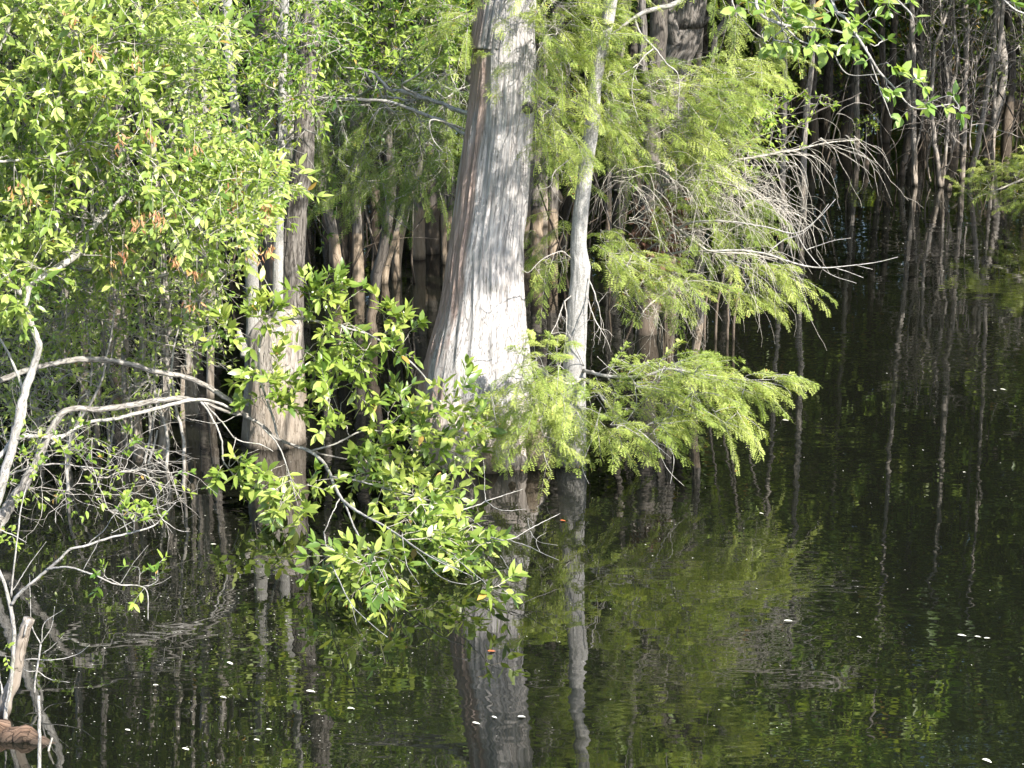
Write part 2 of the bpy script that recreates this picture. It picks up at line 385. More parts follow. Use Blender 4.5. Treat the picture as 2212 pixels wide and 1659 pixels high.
L_SEED = leafmat('samara', (.35, .16, .09), (.5, .27, .13), (.6, .42, .2), .4, .5, .3, (1.1, 1, .8))
B_CYP = barkmat('cypress_bark', (.25, .225, .21), (.39, .365, .35), (.52, .495, .48), 85, 4, .9, .01, (.42, .35, .29), .5, (.27, .175, .135), 1.6, crack=(.5, .2, .03, .5))
B_GREY = barkmat('grey_bark', (.24, .225, .21), (.33, .315, .295), (.42, .405, .385), 90, 60, .6, .004, None, patchscale=5, crack=(.7, .8, .03, .6))
B_DARK = barkmat('dark_furrowed_bark', (.05, .042, .037), (.13, .115, .1), (.24, .22, .2), 55, 9, .9, .01, (.27, .2, .13), .6, patchscale=3)
B_TUP = barkmat('tupelo_bark', (.17, .145, .12), (.3, .265, .23), (.42, .385, .345), 48, 10, .8, .008, (.22, .17, .12), .5, patchscale=4)
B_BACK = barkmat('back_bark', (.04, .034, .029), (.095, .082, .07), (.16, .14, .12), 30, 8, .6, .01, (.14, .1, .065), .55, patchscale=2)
B_FOOT = barkmat('tan_foot_bark', (.07, .06, .05), (.16, .14, .12), (.26, .23, .2), 30, 8, .6, .01, (.38, .28, .18), .55, patchscale=2)
B_TWIG = barkmat('twig_bark', (.2, .175, .15), (.36, .33, .29), (.5, .47, .43), 80, 30, .3, .002, None, wet=False)
B_PALE = barkmat('pale_branch_bark', (.19, .17, .15), (.34, .32, .29), (.5, .475, .445), 70, 26, .6, .004, None, wet=False, lich=(.3, .32, .22))
B_TAN = barkmat('tan_twig_bark', (.26, .23, .19), (.42, .38, .32), (.56, .53, .46), 70, 30, .3, .002, None, wet=False)
B_LIMB = barkmat('mottled_limb_bark', (.11, .095, .08), (.24, .22, .195), (.35, .325, .3), 55, 14, .9, .007, None, wet=False, lich=(.33, .31, .26))
B_ROT = barkmat('rotten_bark', (.07, .04, .025), (.14, .085, .055), (.25, .17, .12), 50, 12, .9, .01, None)

def water_mat():
    m, nt, new, link = M('dark_swamp_water')
    geo = new('ShaderNodeNewGeometry')
    def noise(scale, stretch, detail, rot=0):
        mp = new('ShaderNodeMapping'); mp.inputs['Scale'].default_value = stretch; mp.inputs['Rotation'].default_value = (0, 0, rot); link(geo.outputs['Position'], mp.inputs[0])
        n = new('ShaderNodeTexNoise'); n.inputs['Scale'].default_value = scale; n.inputs['Detail'].default_value = detail; n.inputs['Roughness'].default_value = .45
        link(mp.outputs[0], n.inputs['Vector']); return n.outputs['Fac']
    a = noise(3.2, (.5, 1, 1), 1.5); b = noise(11, (.55, 1, 1), 1.0, .2); c = noise(.5, (1, 1, 1), 2)
    ma = new('ShaderNodeMath'); ma.operation = 'MULTIPLY'; ma.inputs[1].default_value = .0031; link(a, ma.inputs[0])
    mb = new('ShaderNodeMath'); mb.operation = 'MULTIPLY'; mb.inputs[1].default_value = .0009; link(b, mb.inputs[0])
    mr = new('ShaderNodeMapRange'); link(c, mr.inputs[0]); mr.inputs[1].default_value = .38; mr.inputs[2].default_value = .62; mr.inputs[3].default_value = .25; mr.inputs[4].default_value = 1.25
    s = new('ShaderNodeMath'); s.operation = 'ADD'; link(ma.outputs[0], s.inputs[0]); link(mb.outputs[0], s.inputs[1])
    s2 = new('ShaderNodeMath'); s2.operation = 'MULTIPLY'; link(s.outputs[0], s2.inputs[0]); link(mr.outputs[0], s2.inputs[1])
    bp = new('ShaderNodeBump'); bp.inputs['Strength'].default_value = 1; bp.inputs['Distance'].default_value = 1; link(s2.outputs[0], bp.inputs['Height'])
    p = new('ShaderNodeBsdfPrincipled'); p.inputs['Base Color'].default_value = (.0055, .006, .004, 1); p.inputs['Roughness'].default_value = .015
    p.inputs['IOR'].default_value = 2.1; link(bp.outputs[0], p.inputs['Normal'])
    o = new('ShaderNodeOutputMaterial'); link(p.outputs[0], o.inputs[0]); return m
def plain(name, col, rough=.8, var=.3, scale=3):
    m, nt, new, link = M(name)
    tc = new('ShaderNodeTexCoord'); n = new('ShaderNodeTexNoise'); n.inputs['Scale'].default_value = scale; n.inputs['Detail'].default_value = 6; link(tc.outputs['Object'], n.inputs['Vector'])
    r = ramp(new, [(.3, tuple(c * (1 - var) for c in col)), (.7, tuple(c * (1 + var) for c in col))]); link(n.outputs['Fac'], r.inputs[0])
    p = new('ShaderNodeBsdfPrincipled'); p.inputs['Roughness'].default_value = rough; link(r.outputs[0], p.inputs['Base Color'])
    o = new('ShaderNodeOutputMaterial'); link(p.outputs[0], o.inputs[0]); return m
M_WATER = water_mat()
M_GROUND = plain('leaf_litter_ground', (.05, .036, .022), .95, .5, 2)
M_FLECK = plain('pale_fleck', (.55, .53, .45), .6, .2)
M_FALLEN = plain('fallen_leaf', (.62, .6, .5), .5, .15, 9)
M_ORANGE = plain('orange_leaf', (.4, .11, .04), .5, .2, 9)

# ------------------------------------------------------------------ setting
b = Buf(); xs = np.array([-300, 300.]); b.add([[-300, -60, 0], [300, -60, 0], [300, 60, 0], [-300, 60, 0]], [[0, 1, 2, 3]])
tagit(b.build('water', M_WATER, smooth=False), kind='structure')
b = Buf(); nx, ny = 160, 60
gx = np.linspace(-1, 1, nx); gx = np.sign(gx) * np.abs(gx) ** 1.6 * 500; gy = np.concatenate([[36, 37, 38, 39, 40, 42], np.geomspace(44, 900, ny - 6)])
X, Yg = np.meshgrid(gx, gy); edge = vnoise(X / 3 + 500, 0 * X, 997, 3) * 1.6
Z = np.where(Yg < 37.5, -.15, .16) + .12 * vnoise(X / 2 + 300, Yg / 2, 499, 9); Yw = np.where(Yg < 45, Yg + edge, Yg)
idx = np.arange(nx * ny).reshape(ny, nx)
b.add(np.stack([X, Yw, Z], -1), np.stack([idx[:-1, :-1], idx[:-1, 1:], idx[1:, 1:], idx[1:, :-1]], -1).reshape(-1, 4))
tagit(b.build('ground', M_GROUND), kind='structure')
b = Buf(); b.add([[-320, -80, -1.2], [320, -80, -1.2], [320, 75, -1.2], [-320, 75, -1.2]], [[0, 1, 2, 3]])
tagit(b.build('swamp_bed', M_GROUND, smooth=False), kind='structure')

# ------------------------------------------------------------------ 1 the great cypress
YC = 14.1
base = W(1045, 991); base[1] = YC
t = thing('bald_cypress', 'thick pale grey bald cypress with a flared base and reddish peeling bark', 'tree', (base[0], YC, 0))
b = Buf()
prof = [(1046, 1152, -60), (1040, 1151, 0), (1028, 1150, 80), (1022, 1149, 150), (1015, 1147, 233), (1004, 1143, 310), (995, 1139, 380), (984, 1134, 460), (970, 1127, 553),
        (955, 1131, 653), (930, 1140, 740), (912, 1150, 820), (902, 1164, 886), (900, 1176, 950), (905, 1180, 992)]
pc, rc = trunk(b, prof, YC, top=(1.05, YC + .3, 9.5, .13), na=420, nz=900, ridge=.012, rfreq=44, flute=.05, zfreq=2.3, seed=4,
               knots=[(5.0, 1.3, .03, .06), (5.35, .35, .06, .12), (5.9, .22, .08, .1)])
cyp_trunk = b.build('trunk', B_CYP, t)
kb = Buf()
# roots and knobs at the foot on the right, dead stub high on the right side
for (x, y, dy, r, hh, k) in [(1165, 990, -.28, .085, .34, 0), (1110, 1002, -.42, .07, .22, 1), (1060, 1003, -.42, .06, .16, 2), (1186, 985, -.05, .06, .26, 3)]:
    c = W(x, y); c[1] = YC + dy
    kb = Buf(); limb(kb, [c + [0, 0, -.35], c + [0, .01, 0], c + [-.02, .03, hh * .6], c + [-.06, .1, hh]], [r * 1.3, r * 1.1, r * .9, r * .45], 22, 14, .05, .15, k); kb.build('root_knob', B_DARK, t).parent = cyp_trunk
sb = Buf(); c = P(1143, 232, YC - .15)
limb(sb, [c + [-.06, .08, -.02], c, c + [.025, -.02, .015]], [.045, .04, .034], 8, 14, .05)
sb.build('branch_stub', B_DARK, t).parent = cyp_trunk
# limbs and foliage of the cypress: in front of and over the upper trunk, right side, plus the shaded sprays to its left
wb, lb = Buf(), Buf()
def on(y, dx=0, dY=0): # point on the trunk axis at image row y
    z = P(0, y, YC)[2]; i = np.abs(pc[:, 2] - z).argmin(); return pc[i] + np.array([dx, dY, 0])
def vec_in(n, m=(0, 0, 0), s=.5): return np.array(m) + rnd(n, s)
for poly, n, Y0, Y1, rr, md, ln, vv, cl, sc in [
    ([(990, -170), (1330, -170), (1330, 20), (1180, 60), (1100, 30), (1010, 10)], 60, 13.5, 14.8, on(-60), (.1, -.3, -.15), .36, (.3, 1), .2, 1),
    ([(1150, -20), (1320, 0), (1320, 160), (1270, 300), (1240, 330), (1170, 330), (1148, 180)], 115, 13.3, 14.5, on(60, .1), (.5, -.35, -.12), .3, (.35, 1), .25, 1),
    ([(1145, 200), (1270, 200), (1240, 350), (1200, 390), (1150, 330)], 34, 14.3, 15.0, on(200, .1), (.4, -.2, -.2), .28, (.1, .8), .2, 1),
    ([(960, -60), (1060, -60), (1045, 60), (960, 60)], 22, 13.4, 14.3, on(-30), (-.4, -.3, -.4), .32, (.3, .9), .2, 1),
    ([(1030, 120), (1140, 120), (1120, 160), (1030, 170)], 3, 13.65, 13.75, on(130, 0, -.2), (0, -.2, -.4), .14, (.3, .9), 0, 1)]:
    tg = region(poly, n, Y0, Y1, cl, int(n)); d = grow(wb, rr[None], tg, .0014, .42, 5, maxr=.018)
    sprays(lb, wb, tg, d * .6 + np.array(md) + rnd(n, .4), ln * R.uniform(.7, 1.2, n), 9, 7, .028, .1, vv, droop=.2)
hi = np.array([.95, 12.5, 3.95]); tg = hi + rnd(26, 1) * np.array([.55, .4, .3]); tg[:, 2] = np.maximum(tg[:, 2], 3.55)  # unseen sprays above the frame, added to dapple the trunk with shadow
q = limb(wb, [on(-200), [.3, 13.6, 4.3], [.7, 12.9, 4.1], [1.1, 12.3, 3.95]], [.025, .02, .014, .006], 20, 6, .05, .2, 9)
d = grow(wb, q[6:], tg, .0014, .42, 5, maxr=.012); sprays(lb, wb, tg, d * .6 + rnd(26, .4), .3, 8, 7, .028, .1, (.3, 1))
wb.build('branches', B_TWIG, t); lb.build('foliage', L_CYP, t, smooth=False)
# two bare limbs leaving the trunk to the left
wb, lb = Buf(), Buf()
l1 = limb(wb, PP([(1018, 243, 14.15), (980, 236, 14.4), (930, 215, 14.6), (860, 196, 14.8), (845, 200, 14.85), (825, 180, 14.9), (800, 155, 15), (740, 145, 15.1)]), [.017, .016, .015, .014, .014, .012, .008, .004], 40, 8, .1, .25, 3)
l2 = limb(wb, PP([(1008, 290, 14.1), (960, 265, 14.3), (900, 242, 14.5), (840, 220, 14.6), (770, 214, 14.7), (700, 212, 14.8), (660, 225, 14.9)]), [.014, .012, .012, .012, .011, .008, .004], 40, 8, .1, .2, 4)
limb(wb, PP([(1010, 282, 14.1), (960, 262, 14.0), (930, 262, 13.9), (935, 300, 13.9), (955, 325, 13.85)]), [.008, .006, .005, .004, .002], 20, 5, .1, .3, 5)
limb(wb, PP([(900, 205, 14.6), (870, 185, 14.4), (905, 160, 14.3), (950, 120, 14.3)]), [.01, .008, .005, .003], 20, 5, .1, .3, 6)
limb(wb, PP([(905, 385, 15.2), (900, 400, 15.1), (880, 420, 15), (845, 440, 15), (838, 500, 15), (830, 530, 15)]), [.008, .007, .007, .006, .004, .002], 20, 5, .1, .4, 7)
limb(wb, PP([(837, 460, 15), (870, 485, 15), (885, 495, 15)]), [.005, .004, .002], 10, 4, .1, .4, 8)
q = np.concatenate([l1[8:36:2], l2[6:36:2]])
twiggy(wb, q, vec_in(len(q), (-.2, -.2, -.1), .6), .35, .0035, 8, .5, .3, 2, 2)
n = 240; tg = region([(650, 300), (700, 220), (760, 180), (840, 160), (1000, 110), (1015, 220), (985, 330), (960, 410), (880, 420), (800, 430), (720, 440), (660, 420)], n, 14.9, 16.8, .3, 77)
d = grow(wb, q, tg, .0014, .42, 4, maxr=.012)
sprays(lb, wb, tg, d * .5 + vec_in(n, (-.35, -.3, -.12), .4), .3 * R.uniform(.7, 1.2, n), 8, 7, .03, .11, (.2, 1), droop=.25)
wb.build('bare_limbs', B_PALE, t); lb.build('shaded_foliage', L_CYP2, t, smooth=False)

# ------------------------------------------------------------------ 2 slender grey tree beside it, with the low spreading branch
YS = 13.85
base = W(1232, 992); t = thing('slender_cypress', 'slender grey trunk with a knuckle halfway up, just right of the thick cypress', 'tree', (base[0], YS, 0))
b = Buf()
prof = [(1320, 1344, -70), (1306, 1332, 0), (1300, 1326, 40), (1284, 1309, 120), (1270, 1297, 200), (1264, 1294, 267), (1254, 1284, 333), (1247, 1277, 400), (1238, 1270, 467), (1233, 1267, 530), (1233, 1271, 556), (1233, 1275, 577),
        (1232, 1274, 603), (1227, 1270, 653), (1222, 1267, 720), (1216, 1265, 786), (1211, 1265, 853), (1204, 1267, 953), (1200, 1266, 992)]
ps, rs = trunk(b, prof, YS, top=(1.35, YS + .5, 7.5, .03), na=150, nz=560, ridge=.0022, rfreq=22, seed=21, zfreq=9, knots=[(5.6, P(1255, 572, YS)[2], .006, .04), (4.6, P(1255, 470, YS)[2], -.004, .03)])
b.build('trunk', B_GREY, t)
wb, lb = Buf(), Buf()
stem = limb(wb, PP([(1262, 800, 13.8), (1290, 806, 13.6), (1340, 812, 13.5), (1400, 808, 13.4), (1440, 795, 13.35), (1500, 805, 13.3), (1600, 820, 13.25), (1670, 820, 13.2)]), [.014, .013, .012, .01, .008, .006, .004, .002], 40, 7, .08, .3, 31)
stem2 = limb(wb, PP([(1262, 815, 13.8), (1230, 830, 13.6), (1190, 815, 13.4), (1150, 790, 13.2), (1110, 800, 13.1), (1060, 850, 13.0)]), [.012, .01, .008, .006, .004, .002], 30, 6, .08, .3, 32)
stem3 = limb(wb, PP([(1262, 820, 13.75), (1290, 850, 13.4), (1330, 900, 13.1), (1390, 940, 12.9), (1450, 990, 12.8)]), [.012, .01, .007, .005, .002], 30, 6, .08, .3, 33)
for a_, c_ in [(((1340, 812, 13.5), (1310, 790, 13.3), (1290, 770, 13.2)), .004), (((1400, 808, 13.4), (1370, 790, 13.3), (1335, 775, 13.2)), .004), (((1300, 880, 13.2), (1275, 960, 13.0), (1258, 1010, 12.95), (1272, 1045, 12.9)), .005),
               (((1170, 960, 13.1), (1180, 1000, 13.1), (1190, 1020, 13.1), (1178, 1045, 13.1)), .004), (((1600, 820, 13.25), (1690, 835, 13.2), (1712, 860, 13.2)), .003), (((1430, 940, 12.9), (1455, 990, 12.85), (1448, 1045, 12.8)), .003),
               (((1260, 790, 13.8), (1240, 730, 13.5), (1272, 690, 13.4)), .003), (((1520, 815, 13.3), (1600, 840, 13.2), (1680, 860, 13.2)), .003), (((1410, 930, 12.9), (1440, 1010, 12.9), (1478, 1050, 12.9)), .003)]:
    limb(wb, PP(a_), np.linspace(c_, c_ * .4, len(a_)), 16, 5, .08, .5, int(a_[0][0]))
roots = np.concatenate([stem[5:], stem2[5:], stem3[5:]])
def fillspray(poly, n, Y0, Y1, roots, md, ln, vv, cl=.2, m=9, nn=8, nl=.024, bl=.105, seed=0, wb=wb, lb=lb, al=.35, mr=.012, dj=.35, dp=.35):
    tg = region(poly, n, Y0, Y1, cl, seed); d = grow(wb, roots, tg, .0013, .42, 4, maxr=mr, alpha=al)
    sprays(lb, wb, tg, d * .6 + vec_in(n, md, dj), ln * R.uniform(.7, 1.2, n), m, nn, nl, bl, vv, droop=dp); return tg, d
fillspray([(1240, 815), (1330, 790), (1400, 780), (1440, 765), (1530, 795), (1540, 840), (1570, 880), (1590, 905), (1540, 905), (1480, 885), (1440, 930), (1380, 930), (1320, 950), (1290, 920), (1240, 930)], 115, 12.7, 13.7, roots, (.85, -.35, -.1), .26, (.35, 1), .2, 7, 7, .03, .085, seed=1, dp=.14)
fillspray([(1430, 770), (1500, 780), (1560, 812), (1630, 806), (1690, 806), (1700, 816), (1640, 838), (1560, 850), (1500, 830)], 46, 13.1, 13.4, roots, (.9, -.1, -.12), .22, (.5, 1), 0, 7, 7, .03, .09, seed=2, dj=.2, dp=.2)
fillspray([(1060, 850), (1110, 800), (1150, 760), (1190, 755), (1230, 800), (1250, 850), (1250, 960), (1190, 990), (1120, 930), (1080, 960), (1040, 940)], 100, 12.8, 13.5, roots, (-.3, -.4, -.15), .24, (.3, .95), .15, 7, 7, .03, .09, seed=3, dp=.14)
fillspray([(1290, 910), (1450, 910), (1440, 960), (1360, 970), (1300, 960)], 16, 12.7, 13.1, roots, (.7, -.3, -.3), .22, (.3, .9), .1, 7, 7, .03, .085, seed=4, dp=.2)
fillspray([(1150, 740), (1210, 740), (1215, 780), (1150, 775)], 8, 13.2, 13.4, roots, (-.2, -.2, .2), .16, (.5, 1), 0, seed=5)
fillspray([(1600, 870), (1560, 880), (1500, 900), (1600, 930)], 8, 12.9, 13.1, roots, (.8, -.1, -.5), .22, (.5, 1), 0, seed=6, dj=.2)
limb(wb, PP([(1105, 735, 13.6), (1095, 712, 13.5), (1112, 700, 13.4)]), [.003, .002, .001], 10, 4)
wb.build('branches', B_PALE, t); lb.build('foliage', L_CYP, t, smooth=False)
# dead drooping twigs between the two trunks
wb = Buf()
for p_ in [[(1232, 640, 13.8), (1218, 655, 13.7), (1205, 690, 13.6), (1185, 735, 13.5), (1183, 750, 13.5)], [(1220, 650, 13.7), (1225, 700, 13.6), (1218, 760, 13.6), (1210, 790, 13.5)], [(1232, 560, 13.8), (1210, 545, 13.6), (1170, 560, 13.5), (1140, 590, 13.5), (1122, 575, 13.5)],
           [(1270, 600, 13.8), (1290, 650, 13.7), (1300, 700, 13.7), (1292, 745, 13.7)], [(1268, 640, 13.8), (1285, 690, 13.6), (1310, 730, 13.6), (1320, 760, 13.6)], [(1250, 330, 13.9), (1200, 370, 13.8), (1190, 400, 13.8), (1160, 410, 13.8)]]:
    q = limb(wb, PP(p_), np.linspace(.005, .0015, len(p_)), 18, 5, .1, .6, int(p_[0][1]))
    twiggy(wb, q[4:16:3], vec_in(4, (.1, 0, -.8), .5), .16, .002, 6, .5, .4, 1, 1)
wb.build('dead_twigs', B_TWIG, t)

# ------------------------------------------------------------------ 3 the three-stemmed tree on the left
YT = 14.45
base = W(588, 975); t = thing('three_stemmed_tree', 'tree with one broad foot splitting into three upright stems, left of the cypress', 'tree', (base[0], YT, 0))
b = Buf(); trunk(b, [(585, 632, 668), (556, 648, 690), (536, 654, 716), (531, 653, 770), (529, 654, 830), (526, 656, 900), (518, 660, 980)], YT, top=None, na=200, nz=240, ridge=.004, rfreq=30, flute=.015, seed=41, zfreq=5)
b.build('trunk', B_TUP, t)
b = Buf(); trunk(b, [(478, 496, -70), (480, 498, 0), (484, 500, 100), (500, 519, 250), (519, 540, 367), (527, 550, 500), (531, 558, 600), (533, 566, 690), (529, 585, 750), (528, 600, 830)], YT - .02, top=(-2.1, YT, 7, .03), na=90, nz=300, ridge=.0015, seed=42, zfreq=8, bottom=.3)
b.build('stem', B_GREY, t)
b = Buf(); trunk(b, [(608, 622, -70), (606, 622, 0), (602, 618, 177), (600, 615, 300), (598, 613, 367), (592, 612, 500), (589, 611, 620), (588, 612, 700), (584, 616, 780), (580, 620, 840)], YT - .1, top=(-1.55, YT, 7, .03), na=90, nz=300, ridge=.0015, seed=43, zfreq=8, bottom=.3)
b.build('stem', B_GREY, t)
b = Buf(); trunk(b, [(650, 688, -70), (647, 684, 60), (643, 680, 150), (637, 677, 250), (633, 676, 350), (616, 665, 433), (609, 658, 553), (607, 655, 640), (604, 656, 720), (594, 657, 800)], YT + .07, top=(-1.35, YT + .2, 9, .06), na=160, nz=400, ridge=.005, rfreq=22, seed=44, zfreq=6, bottom=.3)
b.build('dark_stem', B_DARK, t)
b = Buf(); limb(b, PP([(532, 770, 14.3), (524, 748, 14.32), (518, 722, 14.32), (516, 712, 14.32)]), [.04, .03, .022, .012], 20, 14, .04, .1)
b.build('broken_stub', B_PALE, t)
wb, lb = Buf(), Buf()
for p_ in [[(632, 300, 14.3), (590, 330, 14.1), (545, 300, 13.9)], [(640, 205, 14.3), (600, 240, 14), (560, 290, 13.8)], [(670, 200, 14.3), (700, 212, 14.2), (760, 205, 14.1)], [(612, 300, 14.3), (650, 280, 14.2), (690, 290, 14.1)], [(560, 550, 14.3), (530, 520, 14.0), (500, 505, 13.9), (455, 510, 13.8)], [(612, 90, 14.3), (640, 40, 14.2), (645, 0, 14.2)]]:
    q = limb(wb, PP(p_), np.linspace(.008, .003, len(p_)), 18, 5, .1, .4, int(p_[0][0])); twiggy(wb, q[4:16:2], vec_in(6, (0, -.2, .1), .7), .3, .003, 7, .5, .2, 2, 1)
wb.build('branches', B_PALE, t)
n = 210; wb = Buf()
tg = region([(350, -120), (740, -120), (760, 60), (700, 160), (720, 250), (640, 230), (560, 330), (470, 350), (430, 200), (360, 100)], n, 13.3, 15.2, .3, 55)
d = grow(wb, PP([(490, 60, 14.4), (500, 240, 14.4), (612, 100, 14.4), (606, 260, 14.4), (662, 60, 14.5), (655, 230, 14.5), (490, -60, 14.4)]), tg, .0016, .42, 4, maxr=.015)
for k in range(3): leafy(lb, wb, tg, d * .5 + vec_in(n, (0, -.3, .1), .6), .24 * R.uniform(.6, 1.2, n), 8, .058, .24, 1, (.1, .95), .0018)
wb.build('twigs', B_TWIG, t); lb.build('foliage', L_SMALL, t)

# ------------------------------------------------------------------ 4 left bush: bent grey trunk with large glossy leaves
def mass(t, poly, n, Y0, Y1, roots, reps, ln, nl, L, wr, det, mat, v, cl=.2, md=(0, -.3, .15), seed=0, wood=.002, mr=.014, name='foliage', wmat=B_TWIG, al=.35, dj=.6, wname='twigs', up=.35, droop=.25):
    wb, lb = Buf(), Buf()
    tg = region(poly, n, Y0, Y1, cl, seed); d = grow(wb, roots, tg, .0015, .42, 4, maxr=mr, alpha=al)
    for k in range(reps): leafy(lb, wb, tg, d * .5 + vec_in(n, md, dj), ln * R.uniform(.6, 1.2, n), nl, L, wr, det, v, wood, upb=up, droop=droop)
    wb.build(wname, wmat, t); lb.build(name, mat, t); return tg
YMAP = lambda x, y, Y: Y + 1.1
p0 = P(-60, 1180, 10.6)
t = thing('leaning_bush_tree', 'pale crooked trunk at the left edge bending right under a mass of glossy leaves', 'tree', (p0[0], 10.6, 0))
b = Buf()
rootp = p0.copy(); rootp[2] = -.4
f1 = limb(b, np.vstack([rootp[None] + [-.1, .1, 0], PP([(-60, 1200, 10.6), (-20, 1130, 10.6), (5, 1050, 10.6), (20, 990, 10.6), (36, 920, 10.62), (50, 850, 10.65), (66, 800, 10.7), (78, 752, 10.7), (60, 700, 10.7), (52, 650, 10.7), (68, 612, 10.75), (100, 592, 10.85), (160, 548, 11), (205, 482, 11.2), (262, 425, 11.4), (300, 368, 11.5), (368, 290, 11.7), (400, 180, 11.8), (420, 60, 11.9), (430, -80, 12)])]),
     [0.0405, 0.0324, 0.0306, 0.0288, 0.0279, 0.027, 0.0243, 0.0225, 0.0212, 0.0189, 0.0185, 0.0193, 0.0216, 0.0198, 0.018, 0.0162, 0.0144, 0.0126, 0.0099, 0.0081, 0.0063], 150, 14, .03, .12, 51)
b.build('trunk', B_PALE, t)
b = Buf()
limb(b, PP([(20, 1010, 10.65), (30, 950, 10.7), (50, 880, 10.75), (42, 820, 10.8), (20, 760, 10.9), (-20, 700, 11)]), [.012, .011, .01, .009, .008, .006], 40, 8, .06, .3, 52)
f1b = limb(b, PP([(60, 640, 10.75), (20, 600, 10.7), (-30, 520, 10.7), (-60, 380, 10.7), (-40, 200, 10.9), (20, 60, 11), (60, -60, 11)]), [.018, .016, .014, .013, .012, .009, .006], 50, 8, .06, .3, 53)
f1c = limb(b, PP([(205, 482, 11.2), (190, 400, 11.1), (150, 300, 11), (130, 200, 11), (160, 80, 11), (180, -60, 11)]), [.014, .012, .01, .009, .007, .005], 50, 8, .06, .3, 54)
f1d = limb(b, PP([(-70, 350, 10.7), (0, 352, 10.7), (80, 343, 10.75), (150, 325, 10.8), (230, 300, 11)]), [.01, .008, .006, .005, .003], 30, 6, .06, .3, 55)
f1e = limb(b, PP([(180, 520, 11.1), (140, 560, 11.05), (100, 590, 11)]), [.01, .009, .008], 12, 6)
b.build('branches', B_PALE, t)
roots = np.concatenate([f1[90::4], f1b[8::4], f1c[6::4], f1d[5::4]])
poly = [(-160, -130), (470, -130), (480, 60), (450, 180), (500, 300), (560, 360), (600, 420), (540, 470), (480, 520), (360, 540), (260, 570), (130, 580), (60, 590), (-160, 620)]
mass(t, poly, 250, 10.5, 11.9, roots, 3, .26, 7, .08, .2, 2, L_LEFT, (.2, 1), .42, seed=61, wood=.0022, name='large_foliage')
mass(t, poly, 640, 10.8, 12.6, roots, 4, .24, 7, .052, .23, 2, L_LEFT, (.0, .9), .3, seed=64, wood=.0018, name='fine_foliage')
mass(t, [(-160, 560), (130, 560), (300, 560), (470, 520), (500, 600), (440, 700), (300, 660), (150, 720), (-160, 760)], 170, 12.1, 13.2, roots, 3, .24, 7, .052, .23, 1, L_LEFT, (.1, .9), .4, seed=65, wood=.0018, name='lower_foliage')
mass(t, [(480, 330), (560, 340), (625, 400), (630, 490), (560, 500), (500, 440)], 12, 11.2, 11.8, roots, 3, .22, 7, .095, .2, 2, L_LEFT, (.3, 1), .0, seed=62, name='tip_foliage', wname='tip_twigs')
mass(t, [(-60, 590), (0, 560), (60, 590), (75, 650), (40, 670), (-60, 690)], 12, 10.45, 10.65, f1b[5:12], 3, .16, 6, .09, .23, 2, L_LEFT, (.1, .8), .0, seed=63, name='low_foliage', wname='low_twigs')
# papery winged seeds in hanging bunches
wsb = Buf()
for (x, y) in [(210, 115), (290, 125), (325, 295), (255, 300), (330, 460), (300, 475), (350, 470), (240, 570), (265, 545), (500, 445), (575, 470), (580, 440), (585, 535), (555, 540), (520, 420), (380, 555), (425, 590), (30, 400), (60, 430), (420, 320), (150, 30), (410, 655), (510, 395)]:
    k = R.integers(9, 16); c = P(x, y, R.uniform(10.25, 10.5) if x < 450 else 10.9)
    sbuf = Buf(); pos = c + rnd(k, .022); d = unit(vec_in(k, (0, -.1, -1), .4))
    leaves(sbuf, pos, d, rnd(k), .05 * R.uniform(.7, 1.1, k), .17, 1, R.uniform(0, 1, k))
    sbuf.build('seed_cluster', L_SEED, t)
    sbuf = Buf(); leafy(sbuf, wsb, c[None] + [[0, .03, .1]], np.array([[0, -.3, -1.]]), .1, 1, .03, .15, 1, (.2, .8), .0015, tipn=1)
wsb.build('seed_stalks', B_TAN, t)

# ------------------------------------------------------------------ 5 arching limbs that carry the bright leafy branch over the water
def bay_depth(x, y, Y):
    a = 12.15 + np.clip(x, -100, 530) / 530 * .75; g = min((3.55 + .13 * np.clip((y - 950) / 200, 0, 1)) / trow(max(y, 500)), 12.9)
    w = np.clip((x - 530) / 110, 0, 1); w = w * w * (3 - 2 * w)
    return min(a * (1 - w) + g * w, 3.75 / trow(max(y, 500))) + (Y - 11.5) * .7
YMAP = bay_depth
p0 = P(-60, 1200, 11.2)
t = thing('arching_bay_tree', 'mottled grey limbs arching from lower left, ending in bright green leaves before the cypress', 'tree', (p0[0], 11.2, 0))
b = Buf(); rootp = p0.copy(); rootp[2] = -.4
f2 = limb(b, np.vstack([rootp[None], PP([(-60, 1190, 11.2), (-25, 1140, 11.2), (8, 1095, 11.2), (42, 1045, 11.2), (75, 985, 11.2), (105, 925, 11.2), (135, 888, 11.2), (165, 880, 11.2), (215, 884, 11.25), (280, 876, 11.3), (340, 868, 11.35), (392, 861, 11.4), (432, 866, 11.45), (470, 882, 11.5), (505, 894, 11.55), (535, 895, 11.6)])]),
     [0.043, 0.0396, 0.0378, 0.0344, 0.031, 0.0258, 0.0224, 0.0198, 0.0172, 0.0181, 0.0189, 0.0181, 0.0172, 0.0138, 0.0103, 0.0095, 0.0095], 140, 14, .04, .12, 71)
b.build('limb', B_LIMB, t)
b = Buf()
